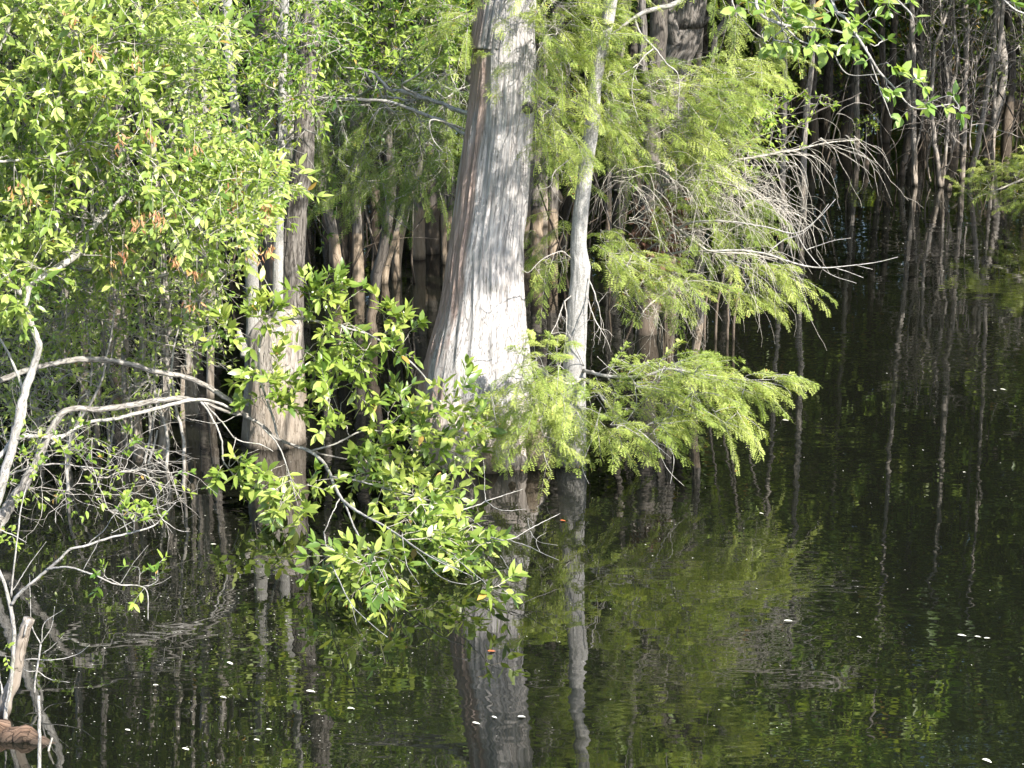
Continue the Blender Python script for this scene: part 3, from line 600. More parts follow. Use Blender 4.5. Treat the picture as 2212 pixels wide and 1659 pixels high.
f3 = limb(b, PP([(-120, 900, 11.5), (-60, 850, 11.5), (0, 820, 11.5), (60, 800, 11.5), (120, 785, 11.5), (170, 776, 11.5), (240, 777, 11.5), (300, 790, 11.52), (340, 800, 11.55), (385, 808, 11.6), (432, 824, 11.6), (478, 850, 11.62), (508, 872, 11.62), (528, 893, 11.6), (560, 912, 11.6), (600, 946, 11.6), (650, 966, 11.6), (700, 982, 11.65), (750, 992, 11.7)]),
     [0.0185, 0.0185, 0.0176, 0.0168, 0.0168, 0.0185, 0.0185, 0.0176, 0.0168, 0.0168, 0.016, 0.016, 0.0151, 0.0134, 0.0109, 0.0101, 0.0084, 0.0059, 0.0034], 150, 14, .05, .12, 72)
b.build('limb', B_LIMB, t)
b = Buf()
f4 = limb(b, PP([(636, 962, 11.6), (668, 975, 11.55), (695, 998, 11.5), (712, 1022, 11.45), (722, 1050, 11.4), (742, 1084, 11.35), (770, 1105, 11.3), (800, 1122, 11.3), (850, 1150, 11.3), (900, 1185, 11.3), (950, 1215, 11.3), (1010, 1240, 11.3)]), [.011, .0115, .011, .010, .0095, .009, .008, .007, .006, .005, .004, .002], 80, 9, .05, .15, 73)
f5 = limb(b, PP([(600, 946, 11.6), (590, 900, 11.6), (560, 800, 11.7), (570, 720, 11.75), (620, 690, 11.75), (680, 692, 11.75), (740, 706, 11.75), (804, 726, 11.75), (870, 770, 11.7), (910, 806, 11.7), (937, 846, 11.7), (954, 886, 11.7)]), [.008, .008, .007, .008, .008, .008, .007, .0065, .006, .005, .004, .002], 80, 8, .05, .15, 74)
f6 = limb(b, PP([(670, 975, 11.55), (720, 960, 11.6), (790, 930, 11.65), (860, 940, 11.7), (930, 960, 11.7), (1000, 985, 11.7)]), [.007, .006, .005, .004, .003, .002], 50, 7, .05, .2, 75)
f7 = limb(b, PP([(742, 1084, 11.35), (770, 1150, 11.3), (800, 1190, 11.3), (820, 1230, 11.3), (840, 1270, 11.3)]), [.006, .005, .004, .003, .002], 40, 6, .05, .2, 76)
f8 = limb(b, PP([(715, 1030, 11.45), (780, 1040, 11.5), (850, 1060, 11.5), (920, 1080, 11.5), (1000, 1110, 11.5), (1080, 1170, 11.5)]), [.007, .006, .005, .004, .003, .002], 50, 7, .05, .2, 77)
f9 = limb(b, PP([(560, 915, 11.6), (600, 960, 11.4), (620, 1010, 11.3), (640, 1080, 11.3)]), [.006, .005, .004, .002], 30, 6, .05, .2, 78)
b2 = Buf()
for p_, r_ in [([(430, 864, 11.45), (452, 895, 11.45), (478, 945, 11.4), (484, 995, 11.4), (502, 1020, 11.35), (515, 1052, 11.35)], .008), ([(440, 868, 11.45), (480, 910, 11.4), (510, 945, 11.4), (560, 958, 11.4), (590, 975, 11.4)], .006),
             ([(510, 945, 11.4), (495, 1005, 11.3), (520, 985, 11.3), (560, 970, 11.3)], .003), ([(520, 895, 11.55), (470, 915, 11.4), (410, 905, 11.4)], .003), ([(1049, 1083, 11.4), (1046, 1040, 11.4), (1044, 990, 11.4)], .0035), ([(960, 1110, 11.45), (1027, 1093, 11.4), (1049, 1083, 11.4), (1090, 1070, 11.4), (1130, 1056, 11.4)], .0045),
             ([(1049, 1083, 11.4), (1085, 1102, 11.4), (1135, 1100, 11.4)], .003), ([(1050, 1160, 11.35), (1100, 1168, 11.3), (1144, 1144, 11.3), (1210, 1109, 11.3)], .0045), ([(1144, 1144, 11.3), (1140, 1120, 11.3), (1152, 1130, 11.3)], .002), ([(1100, 1168, 11.3), (1140, 1180, 11.3), (1165, 1192, 11.3), (1207, 1210, 11.3)], .0035),
             ([(1144, 1146, 11.3), (1165, 1170, 11.3), (1205, 1178, 11.3)], .002), ([(1165, 1190, 11.3), (1160, 1165, 11.3), (1180, 1150, 11.3)], .002), ([(700, 1150, 11.35), (725, 1230, 11.3), (757, 1300, 11.3), (787, 1335, 11.3), (837, 1376, 11.3)], .0045), ([(757, 1300, 11.3), (770, 1350, 11.3)], .002),
             ([(735, 1075, 11.35), (700, 1150, 11.35)], .005), ([(900, 1190, 11.3), (950, 1245, 11.3), (1010, 1262, 11.3), (1045, 1250, 11.3)], .003), ([(930, 1200, 11.3), (990, 1230, 11.3), (1020, 1245, 11.3)], .003), ([(870, 1150, 11.3), (880, 1220, 11.25), (905, 1262, 11.25)], .003),
             ([(980, 1200, 11.3), (1060, 1270, 11.3), (1095, 1283, 11.3)], .003), ([(1080, 1200, 11.3), (1110, 1245, 11.3)], .002), ([(640, 700, 11.75), (600, 650, 11.7), (570, 600, 11.7)], .004), ([(590, 900, 11.6), (560, 840, 11.4), (580, 790, 11.4), (590, 760, 11.4)], .003)]:
    limb(b2, PP(p_), np.linspace(r_, r_ * .4, len(p_)), 24, 5, .08, .5, int(p_[0][0] + p_[0][1]))
b2.build('dead_twigs', B_PALE, t)
for k, (i, j) in enumerate([(5, .2), (5, -.1)]):
    pass
limb(b, PP([(60, 940, 10.9), (100, 942, 11.2), (118, 945, 11.3), (150, 938, 11.4)]), [.014, .014, .013, .012], 20, 8, .06, .2, 79)
limb(b, PP([(-60, 1030, 10.9), (0, 985, 10.9), (35, 948, 10.9), (62, 940, 10.9)]), [.016, .015, .014, .014], 20, 8, .06, .2, 80)
limb(b, PP([(530, 897, 11.6), (440, 862, 11.45), (330, 885, 11.3), (250, 905, 11.2), (180, 918, 11.2), (110, 960, 11.2)]), [.008, .01, .012, .011, .01, .008], 40, 8, .05, .2, 81)
b.build('branches', B_PALE, t)
def bay(polys):
    wb, lb = Buf(), Buf()
    for i, (poly, n, Y0, Y1, roots, md, ln, cl) in enumerate(polys):
        tg = region(poly, n, Y0, Y1, cl, 300 + i); d = grow(wb, roots, tg, .0013, .4, 5, maxr=.007, alpha=.3)
        for k in range(2): leafy(lb, wb, tg, d * .6 + vec_in(n, md, .45), .185 * ln * R.uniform(.7, 1.2, n), 6, .097, .205, 2, (.15, .95), .0022, droop=.1)
    wb.build('twigs', B_TAN, t); lb.build('foliage', L_BAY, t)
bay([([(650, 620), (690, 600), (740, 640), (730, 700), (660, 680)], 14, 11.6, 11.9, f5[30:50], (.2, -.3, .5), 1, 0),
     ([(680, 700), (760, 690), (800, 730), (810, 800), (760, 830), (700, 800), (660, 760)], 17, 11.5, 11.9, f5[35:60], (0, -.3, 0), 1, .1),
     ([(810, 670), (880, 660), (895, 720), (860, 790), (820, 760)], 10, 11.6, 11.8, f5[50:70], (.1, -.3, .3), .8, 0),
     ([(700, 820), (800, 800), (860, 850), (900, 900), (960, 850), (1000, 800), (1030, 850), (1030, 940), (1005, 1030), (960, 1040), (880, 1010), (800, 960), (750, 970), (680, 930)], 56, 11.3, 11.9, np.concatenate([f6[5:], f5[60:]]), (.2, -.35, .1), 1, .15),
     ([(740, 960), (840, 960), (870, 1010), (820, 1060), (760, 1020)], 16, 11.3, 11.6, f8[5:25], (.1, -.3, -.1), 1, .1),
     ([(840, 1060), (930, 1040), (960, 1060), (900, 1100), (850, 1090)], 12, 11.3, 11.6, f8[15:], (.2, -.3, 0), 1, .1),
     ([(860, 1070), (1000, 1110), (1050, 1150), (1070, 1190), (1055, 1240), (980, 1200), (880, 1150), (830, 1110)], 32, 11.2, 11.6, np.concatenate([f8[25:], f4[45:]]), (.4, -.3, -.15), 1, .15),
     ([(690, 1180), (780, 1140), (850, 1170), (850, 1240), (790, 1230), (700, 1220)], 17, 11.2, 11.5, np.concatenate([f7, f4[40:60]]), (-.1, -.3, -.2), .9, .1),
     ([(790, 1255), (830, 1240), (850, 1275), (800, 1280)], 3, 11.2, 11.4, f7[30:], (.2, -.3, -.3), .8, 0),
     ([(580, 1010), (640, 1000), (690, 1040), (660, 1110), (600, 1100), (570, 1060)], 15, 11.1, 11.5, f9, (0, -.3, -.3), .9, .1),
     ([(540, 800), (600, 760), (650, 830), (640, 920), (570, 900)], 14, 11.3, 11.8, np.concatenate([f5[5:20]]), (0, -.3, .1), .7, .1),
     ([(530, 640), (590, 620), (590, 700), (540, 690)], 7, 11.5, 11.8, f5[18:28], (0, -.3, .6), 1, 0),
     ([(440, 690), (500, 700), (510, 740), (450, 740)], 6, 11.5, 11.7, f5[15:20], (-.3, -.3, .3), .8, 0),
     ([(440, 990), (500, 1000), (560, 960), (500, 1040), (450, 1010)], 6, 11.2, 11.4, PP([(486, 1000, 11.4), (505, 980, 11.4)]), (0, -.3, -.2), .7, 0),
     ([(1020, 1270), (1050, 1250), (1090, 1270), (1040, 1280)], 2, 11.2, 11.4, PP([(1060, 1270, 11.3)]), (0, -.3, 0), .6, 0)])

YMAP = None
# ------------------------------------------------------------------ 6 tangled thicket of twigs low on the left, behind the limbs
p0 = P(60, 990, 13.2); t = thing('twiggy_thicket', 'tangle of thin dead twigs and sparse leaves behind the arching limbs, low left', 'shrub', (p0[0], 13.2, 0))
wb = Buf(); rootsT = []
for k in range(16):
    x = R.uniform(-140, 380); Y = R.uniform(13.2, 14.9); bs = np.array([P(x, 900, Y)[0], Y, -.3]); x2 = x + R.uniform(-60, 120)
    q = limb(wb, np.vstack([bs, bs * [1, 1, 0] + [R.normal() * .05, 0, .3], P(x2, R.uniform(760, 820), Y), P(x2 + R.uniform(-60, 60), R.uniform(560, 680), Y)]), [.013, .011, .008, .004], 30, 6, .08, .5, k + 200); rootsT.append(q[8:])
rootsT = np.concatenate(rootsT)
n = 360; tg = region([(-160, 560), (60, 600), (200, 560), (420, 600), (460, 680), (440, 760), (400, 860), (250, 900), (60, 930), (-160, 960)], n, 13.1, 15.0, .2, 71)
d = grow(wb, rootsT, tg, .0014, .42, 4, maxr=.01)
twiggy(wb, tg, d * .4 + vec_in(n, (.5, -.1, 0), .55), .42, .0028, 8, .45, .25, 3, 1)
sel = R.random(n) < .7; lb = Buf()
for k in range(3): leafy(lb, wb, tg[sel], d[sel] * .5 + vec_in(sel.sum(), (0, -.3, .2), .6), .2, 6, .052, .25, 1, (.2, 1), .0015)
wb.build('twigs', B_TWIG, t); lb.build('foliage', L_LEFT, t)
# sparse shrub hanging lower, in front of the dark water
p0 = P(30, 1100, 12); t = thing('drooping_twig_shrub', 'sparse shrub of fine grey twigs hanging over dark water at the left edge', 'shrub', (p0[0], 12, 0))
wb, lb = Buf(), Buf()
st0 = limb(wb, np.vstack([np.array([P(-100, 1000, 11.9)[0], 11.9, -.3]), PP([(-60, 1120, 11.9), (0, 1040, 11.8), (100, 1000, 11.7), (200, 1010, 11.6)])]), [.012, .01, .008, .006, .003], 40, 6, .06, .4, 90)
n = 70; tg = region([(-100, 880), (180, 930), (330, 960), (400, 1040), (340, 1120), (160, 1090), (-40, 1110)], n, 11.4, 12.5, .2, 72)
d = grow(wb, st0[10:], tg, .0012, .42, 4, maxr=.007); twiggy(wb, tg, d * .4 + vec_in(n, (.6, -.1, .1), .5), .34, .0022, 8, .4, .2, 2, 1)
sel = R.random(n) < .4
for k in range(2): leafy(lb, wb, tg[sel], d[sel] * .5 + vec_in(sel.sum(), (0, -.3, .1), .6), .13, 5, .048, .24, 2, (.3, 1), .0013)
wb.build('twigs', B_TWIG, t); lb.build('foliage', L_SMALL, t)

# ------------------------------------------------------------------ 7 lower-left corner: shrub, stump, log, sticks
YL = W(12, 1560)[1]
bs = W(10, 1556); t = thing('bare_corner_shrub', 'bare pale forked shrub in the lower left corner, one long twig reaching right', 'shrub', bs)
wb = Buf(); lb = Buf()
a0 = limb(wb, np.vstack([bs + [0, 0, -.2], PP([(12, 1545, YL), (22, 1490, YL), (29, 1440, YL - .02), (31, 1373, YL - .04), (21, 1303, YL - .05), (2, 1243, YL - .05), (-25, 1190, YL - .05)])]), [.011, .0105, .0105, .01, .0095, .009, .0075, .006], 50, 9, .05, .15, 101)
a1 = limb(wb, PP([(24, 1306, YL - .05), (44, 1278, YL - .08), (67, 1256, YL - .1), (100, 1229, YL - .12), (125, 1208, YL - .14), (150, 1186, YL - .15), (190, 1176, YL - .15), (233, 1163, YL - .15), (290, 1150, YL - .15), (333, 1136, YL - .1), (355, 1112, YL - .1), (380, 1085, YL - .1)]), [.0085, .008, .0075, .007, .0065, .006, .0055, .005, .0045, .0035, .0025, .0015], 70, 7, .05, .2, 102)
a2 = limb(wb, PP([(98, 1231, YL - .12), (150, 1228, YL - .2), (200, 1243, YL - .25), (250, 1263, YL - .25), (300, 1266, YL - .25), (318, 1280, YL - .25), (320, 1340, YL - .25)]), [.005, .0045, .004, .0035, .003, .003, .002], 50, 6, .05, .2, 103)
a3 = limb(wb, PP([(24, 1290, YL), (28, 1240, YL), (38, 1160, YL), (45, 1100, YL + .05), (60, 1040, YL + .1)]), [.005, .0045, .004, .003, .002], 30, 6, .05, .2, 104)
for p_, r_ in [([(190, 1176, YL), (222, 1150, YL), (240, 1120, YL), (262, 1095, YL)], .003), ([(24, 1280, YL), (60, 1225, YL), (100, 1170, YL)], .003), ([(-40, 1130, YL - .1), (20, 1155, YL - .1), (58, 1172, YL - .1)], .004), ([(180, 1232, YL - .2), (210, 1175, YL - .2), (215, 1160, YL - .2)], .002),
               ([(310, 1266, YL - .25), (345, 1260, YL - .25), (370, 1245, YL - .25)], .002), ([(260, 1262, YL - .2), (290, 1215, YL - .2), (320, 1178, YL - .2)], .002), ([(350, 1122, YL), (385, 1145, YL), (412, 1148, YL)], .002), ([(5, 1500, YL), (-5, 1430, YL), (-20, 1400, YL)], .005), ([(14, 1540, YL), (24, 1470, YL - .1), (30, 1440, YL - .1)], .003),
               ([(240, 1150, YL - .15), (300, 1120, YL - .15), (340, 1110, YL - .15)], .002), ([(120, 1130, YL), (122, 1100, YL), (160, 1080, YL)], .002)]:
    limb(wb, PP(p_), np.linspace(r_, r_ * .4, len(p_)), 20, 5, .08, .4, int(p_[0][0] + 7 * p_[0][1]))
n = 15; tg = np.concatenate([region([(290, 1210), (345, 1210), (370, 1270), (310, 1290)], 5, YL - .3, YL - .2, seed=1), region([(205, 1210), (240, 1200), (240, 1300), (215, 1290)], 3, YL - .25, YL - .2, seed=2),
                        region([(240, 1100), (350, 1090), (330, 1130), (240, 1140)], 7, YL - .2, YL, seed=3)])
d = grow(wb, np.concatenate([a1[40:], a2[30:]]), tg, .0012, .4, 4)
leafy(lb, wb, tg, d * .5 + vec_in(n, (0, -.3, .2), .5), .07, 4, .056, .19, 2, (.2, .9), .0014)
tg = region([(-30, 1100), (50, 1095), (45, 1170), (-20, 1180)], 9, YL, YL + .15, seed=4); leafy(lb, wb, tg, vec_in(9, (0, -.2, .4), .5), .08, 5, .035, .26, 2, (.4, 1), .0012)
tg = region([(-20, 1395), (15, 1395), (12, 1420), (-20, 1420)], 3, YL - .1, YL, seed=5); leafy(lb, wb, tg, vec_in(3, (.3, -.2, .2), .4), .05, 4, .035, .28, 2, (.5, 1), .0012)
wb.build('stems', B_PALE, t); lb.build('foliage', L_SMALL, t)
t = thing('forked_seedling', 'thin forked twig seedling with a few curled yellowish leaves beside the corner shrub', 'shrub', W(73, 1495))
wb, lb = Buf(), Buf(); g0 = W(73, 1495); Yg = g0[1]
s0 = limb(wb, np.vstack([g0 + [0, 0, -.1], PP([(75, 1480, Yg), (80, 1440, Yg), (88, 1392, Yg)])]), [.005, .005, .005, .0045], 20, 6, .05, .2, 110)
for p_, r_ in [([(88, 1392, Yg), (68, 1346, Yg), (66, 1290, Yg), (64, 1240, Yg)], .0035), ([(88, 1392, Yg), (112, 1352, Yg), (118, 1310, Yg)], .003), ([(90, 1385, Yg), (98, 1345, Yg), (138, 1316, Yg)], .003), ([(84, 1425, Yg), (130, 1425, Yg), (170, 1412, Yg), (194, 1393, Yg)], .003), ([(84, 1425, Yg), (60, 1425, Yg), (30, 1432, Yg)], .003),
               ([(80, 1448, Yg), (110, 1465, Yg), (150, 1474, Yg)], .003), ([(80, 1448, Yg), (60, 1448, Yg), (44, 1440, Yg)], .003), ([(92, 1412, Yg), (115, 1395, Yg), (135, 1375, Yg)], .002)]:
    limb(wb, PP(p_), np.linspace(r_, r_ * .4, len(p_)), 16, 5, .08, .4, int(p_[-1][0] * 3))
for (x, y) in [(122, 1295), (130, 1380), (72, 1240), (62, 1300), (125, 1478)]:
    leafy(lb, wb, P(x, y + 8, Yg)[None], np.array([[.1, -.2, .8]]), .05, 3, .03, .25, 2, (.5, 1), .001)
wb.build('stem', B_PALE, t); lb.build('foliage', L_OLIVE, t)
wb = Buf(); g = W(14, 1548); c = P(63, 1336, g[1]); limb(wb, [g + [-.03, 0, -.3], g, P(43, 1423, g[1]), P(56, 1365, g[1]), c], [.034, .032, .029, .027, .027], 50, 20, .03, .08, 120)
t = thing('leaning_stump', 'thin leaning snag with a sawn off top in the lower left corner', 'stump', g); wb.build('stump', B_TUP, t)
wb = Buf(); limb(wb, [P(58, 1348, g[1] - .035), P(52, 1375, g[1] - .035)], [.006, .004], 6, 6); wb.build('knot', B_PALE, t)
wb = Buf(); l0 = W(-60, 1575); l1_ = W(60, 1596); l2_ = W(150, 1610); limb(wb, [l0 + [0, 0, .03], W(0, 1582) + [0, 0, .02], l1_ + [0, 0, .0], l2_ + [0, 0, -.04]], [.06, .055, .04, .02], 50, 18, .05, .15, 121)
o = wb.build('fallen_log', B_ROT, loc=l1_); tagit(o, 'rotting brown log half sunk in the water at the bottom left corner', 'log')
wb = Buf(); g = W(88, 1690); limb(wb, [g + [0, 0, -.2], g, P(88, 1600, g[1]), P(84, 1503, g[1])], [.009, .0085, .008, .006], 20, 8, .06, .2, 122)
o = wb.build('standing_stick', B_PALE, loc=g); tagit(o, 'pale upright stick poking from the water at the bottom left', 'stick')
wb = Buf(); g = W(105, 1622); limb(wb, [g + [-.02, 0, -.1], g, P(113, 1594, g[1])], [.005, .005, .004], 10, 8, .06, .1, 123)
o = wb.build('broken_twig', B_TAN, loc=g); tagit(o, 'short broken twig leaning out of the water beside the pale upright stick', 'stick')

# ------------------------------------------------------------------ 8 right-hand young cypress with weeping dead twigs
p0 = W(1440, 700); t = thing('weeping_cypress', 'bushy young cypress right of the slender trunk, hung with arching dead twigs', 'tree', (p0[0], 15.9, 0))
b = Buf(); bx = p0[0]
tk = limb(b, [[bx, 15.9, -.4], [bx, 15.9, 0], [bx + .02, 15.9, .7], [bx - .03, 16, 1.5], P(1400, 180, 16.1), P(1390, 20, 16.2), P(1380, -200, 16.3)], [.036, .034, .034, .032, .03, .025, .018], 60, 16, .05, .15, 130)
b.build('trunk', B_DARK, t)
wb, lb = Buf(), Buf(); seg = tk[15:50:3]
kw = dict(wb=wb, lb=lb)
fillspray([(1300, 200), (1330, 130), (1480, 130), (1560, 150), (1680, 125), (1640, 165), (1600, 200), (1560, 260), (1600, 320), (1560, 360), (1480, 380), (1400, 350), (1330, 400), (1290, 330)], 250, 14.8, 16.6, seg, (.7, -.4, -.1), .34, (.1, 1), .36, 8, 7, .03, .1, dp=.2, seed=11, mr=.016, **kw)
fillspray([(1560, 130), (1680, 118), (1660, 160), (1590, 190)], 14, 15.0, 15.4, seg, (.9, -.2, .1), .3, (.5, 1), 0, seed=12, **kw)
fillspray([(1330, 10), (1310, 150), (1345, 280), (1300, 300), (1298, 100)], 28, 14.8, 15.3, seg, (.4, -.4, -.15), .3, (.1, .8), .1, seed=13, **kw)
fillspray([(1275, 480), (1330, 490), (1420, 560), (1520, 600), (1560, 640), (1480, 640), (1400, 640), (1320, 620), (1285, 560)], 70, 14.3, 15.4, seg[:4], (.7, -.4, -.2), .3, (.2, 1), .15, 8, 7, .03, .1, dp=.2, seed=14, **kw)
fillspray([(1560, 560), (1700, 580), (1720, 620), (1640, 640), (1560, 630)], 34, 14.8, 15.4, seg[:4], (.7, -.4, -.1), .28, (.4, 1), .1, seed=15, **kw)
fillspray([(1440, 400), (1640, 420), (1660, 500), (1560, 540), (1450, 500), (1380, 430)], 75, 15.0, 16.2, seg[:7], (.5, -.3, -.1), .28, (.1, .7), .1, seed=16, **kw)
fillspray([(1160, 470), (1230, 450), (1225, 560), (1180, 590), (1140, 500)], 16, 14.2, 14.7, PP([(1260, 560, 14.9)]), (-.3, -.3, -.5), .26, (.1, .9), .1, seed=17, **kw)
wb.build('branches', B_TWIG, t); lb.build('foliage', L_CYP, t, smooth=False)
wb = Buf()
arms = [limb(wb, PP(p_), np.linspace(r_, .003, len(p_)), 40, 7, .07, .25, 140 + i) for i, (p_, r_) in enumerate([
    ([(1430, 380, 15.7), (1500, 375, 15.4), (1580, 350, 15.2), (1660, 335, 15.1), (1720, 325, 15.1), (1790, 310, 15.1), (1850, 302, 15.1)], .016),
    ([(1430, 400, 15.7), (1500, 390, 15.3), (1580, 400, 15.1), (1650, 430, 15), (1700, 480, 14.9)], .012), ([(1430, 470, 15.7), (1480, 500, 15.2), (1530, 540, 14.9), (1600, 545, 14.8), (1680, 560, 14.8)], .012),
    ([(1420, 560, 15.6), (1450, 610, 15.0), (1400, 660, 14.6), (1380, 690, 14.5)], .01), ([(1440, 560, 15.7), (1400, 600, 15.1), (1350, 630, 14.6)], .01)])]
def arcs(src, n, dr, ln, r, g, lo, w=.42):
    k = R.integers(lo, len(src), n); twiggy(wb, src[k] + rnd(n, .03), vec_in(n, dr, .42), ln * R.uniform(.3, 1.3, n), r * .68, 14, w, g * R.uniform(.6, 1.3, (n, 1)), 1, 1)
arcs(arms[0], 48, (.7, -.3, .25), .55, .0036, 1.9, 10); arcs(arms[1], 72, (.75, -.3, .25), .65, .0036, 1.9, 5); arcs(arms[2], 45, (.7, -.3, .1), .65, .0034, 1.7, 5)
arcs(arms[3], 75, (.4, -.3, .1), .45, .003, 1.8, 5); arcs(arms[4], 24, (.3, -.3, .0), .4, .003, 1.8, 5)
n = 48; tg = region([(1310, 350), (1440, 340), (1620, 380), (1690, 480), (1600, 560), (1450, 560), (1330, 560)], n, 14.9, 15.8, .2, 88)
grow(wb, tk[12:40:3], tg, .0016, .42, 4, maxr=.01); twiggy(wb, tg, vec_in(n, (.6, -.3, .3), .4), .5, .0024, 12, .4, 1.9, 2, 1)
n = 60; tg = region([(1330, 350), (1560, 345), (1640, 400), (1600, 460), (1420, 430), (1320, 420)], n, 14.5, 15.1, 0, 89)
twiggy(wb, tg, vec_in(n, (.55, -.3, .35), .45), R.uniform(.25, .75, n), .0025, 14, .35, R.uniform(1.4, 2.4, (n, 1)), 1, 1)
wb.build('weeping_twigs', B_TAN, t)
# the two rusty dead clumps inside it
M_RUST = leafmat('dead_leaf', (.12, .06, .04), (.25, .14, .1), (.4, .26, .2), .15, .8, .1, (1, .9, .8))
for (x, y, Yd, s) in [(1440, 480, 15.6, .16), (1400, 520, 15.7, .12), (1425, 600, 15.3, .12)]:
    wb = Buf(); c = P(x, y, Yd); k = 260; pos = c + rnd(k, 1) * np.array([s * .45, s * .4, s * .8]); leaves(wb, pos, vec_in(k, (0, 0, -.8), .6), rnd(k), .07, .25, 1, R.uniform(.0, .6, k)); wb.build('dead_leaf_clump', M_RUST, t)
# dead branch reaching over the water
p0 = P(1560, 540, 14.8); wb = Buf()
main = [([(1400, 560, 15.6), (1460, 545, 15.2), (1540, 542, 14.9), (1620, 543, 14.8), (1680, 557, 14.8), (1718, 570, 14.8), (1760, 577, 14.8), (1800, 577, 14.8), (1850, 572, 14.8), (1900, 565, 14.8), (1940, 555, 14.8)], .011),
        ([(1400, 540, 15.5), (1480, 490, 15.1), (1560, 480, 14.9), (1650, 492, 14.8), (1720, 505, 14.8), (1770, 470, 14.8), (1805, 430, 14.8)], .01), ([(1600, 640, 14.9), (1650, 560, 14.8), (1690, 520, 14.8), (1740, 500, 14.8), (1790, 440, 14.8)], .007),
        ([(1560, 560, 14.9), (1640, 580, 14.8), (1700, 640, 14.8)], .004), ([(1720, 505, 14.8), (1745, 545, 14.8), (1790, 590, 14.8), (1850, 612, 14.8)], .005), ([(1740, 540, 14.8), (1800, 520, 14.8), (1838, 514, 14.8)], .003), ([(1850, 573, 14.8), (1885, 582, 14.8)], .002), ([(1800, 577, 14.8), (1850, 595, 14.8), (1865, 600, 14.8)], .003)]
for i, (p_, r_) in enumerate(main):
    q = limb(wb, PP(p_), np.linspace(r_, .0018, len(p_)), 40, 7, .06, .25, 160 + i)
wb.build('dead_branch', B_PALE, t)

# ------------------------------------------------------------------ 9 leafy branch hanging in from the top right
p0 = P(1700, -400, 11); t = thing('overhanging_branch', 'branch with large soft green leaves hanging in from the top right', 'branch', (p0[0], 11, p0[2]))
wb, lb = Buf(), Buf()
g1 = limb(wb, PP([(1700, -400, 11), (1760, -200, 10.6), (1800, 0, 10.2), (1830, 40, 10.1), (1870, 100, 10), (1900, 150, 10), (1930, 185, 10), (1960, 222, 10), (1985, 235, 10), (2050, 225, 10)]), [.02, .014, .008, .007, .006, .006, .005, .004, .003, .002], 70, 7, .06, .2, 170)
g2 = limb(wb, PP([(1760, -200, 10.6), (1650, -60, 10.3), (1640, 20, 10.2), (1700, 50, 10.2), (1780, 60, 10.2), (1850, 80, 10.2), (1890, 100, 10.2)]), [.012, .009, .008, .007, .006, .004, .002], 60, 7, .06, .2, 171)
g3 = limb(wb, PP([(1650, 0, 10.25), (1720, 85, 10.2), (1790, 110, 10.2), (1830, 160, 10.2), (1905, 160, 10.1)]), [.006, .005, .004, .003, .002], 40, 6, .06, .2, 172)
g4 = limb(wb, PP([(1800, 0, 10.2), (1900, -20, 10), (1960, 20, 9.9), (1975, 50, 9.9)]), [.006, .005, .004, .002], 30, 6, .06, .2, 173)
g5 = limb(wb, PP([(1870, 100, 10), (1900, 190, 10), (1910, 215, 10), (1925, 255, 10)]), [.004, .003, .003, .0015], 30, 6, .06, .2, 174)
g6 = limb(wb, PP([(1760, -200, 10.6), (1980, -100, 10.3), (2100, -60, 10.2), (2190, 20, 10.2), (2230, 30, 10.2)]), [.01, .008, .006, .004, .002], 30, 6, .06, .2, 175)
tg = []; 
for (x, y) in [(1650, 20), (1660, 50), (1690, 25), (1700, 60), (1735, 40), (1760, 55), (1700, 90), (1745, 85), (1790, 30), (1800, 70), (1830, 55), (1850, 80), (1770, 100), (1830, 100), (1875, 60), (1895, 15), (1920, 5), (1950, 15), (1970, 35), (1880, 130), (1915, 140), (1930, 165), (1890, 185), (1915, 190), (1960, 180), (1985, 175), (2000, 190), (1960, 245), (1985, 225), (2010, 225), (2035, 235), (2070, 240), (2060, 215), (1680, 0), (1730, 0), (1780, -10), (1850, -10), (2180, 10), (2200, 30), (1620, 10), (1905, 95)]:
    tg.append(P(x, y - 5, R.uniform(9.8, 10.3)))
tg = np.vstack([tg, region([(1540, -40), (1900, -40), (1900, 100), (1800, 120), (1640, 95), (1560, 40)], 30, 9.9, 10.5, 0, 7)]); d = grow(wb, np.concatenate([g1[25:], g2[20:], g3, g4[8:], g5, g6[20:]]), tg, .0014, .35, 4, maxr=.004, alpha=.1)
leafy(lb, wb, tg, d * .6 + vec_in(len(tg), (.2, -.3, -.2), .3), .05, 2, .08, .29, 2, (.2, 1), .0018, tipn=3, droop=.1, upb=.0)
wb.build('twigs', B_PALE, t); lb.build('foliage', L_BIG, t)
wb, lb = Buf(), Buf(); p0 = P(1600, -300, 13.4)
t = thing('cypress_bough', 'feathery cypress bough dipping in at the top edge before the dark forked trunk', 'branch', (p0[0], 13.4, p0[2]))
q = limb(wb, PP([(1600, -300, 13.4), (1590, -100, 13.2), (1580, 0, 13.1), (1620, 60, 13.0), (1660, 90, 13)]), [.014, .01, .006, .004, .002], 30, 6, .06, .2, 180)
fillspray([(1540, -60), (1700, -60), (1720, 20), (1700, 80), (1650, 100), (1560, 60)], 34, 12.9, 13.4, q[8:], (.4, -.3, -.3), .26, (.3, 1), 0, seed=21, wb=wb, lb=lb)
q = limb(wb, [[1.5, 13.4, 4.3], [1.7, 12.6, 4.5], [1.9, 11.8, 4.45], [2.1, 11.2, 4.4]], [.016, .012, .008, .004], 20, 6, .05, .2, 181)  # second limb out of view, added to throw leaf shadow on the cypress trunk
tg = np.vstack([np.array([1.72, 11.8, 4.0]) + rnd(30, 1) * np.array([.16, .2, .13]), np.array([1.25, 12.35, 4.0]) + rnd(16, 1) * np.array([.1, .12, .1])]); tg[:, 2] = np.maximum(tg[:, 2], 3.65); d = grow(wb, q[6:], tg, .0014, .42, 5, maxr=.01)
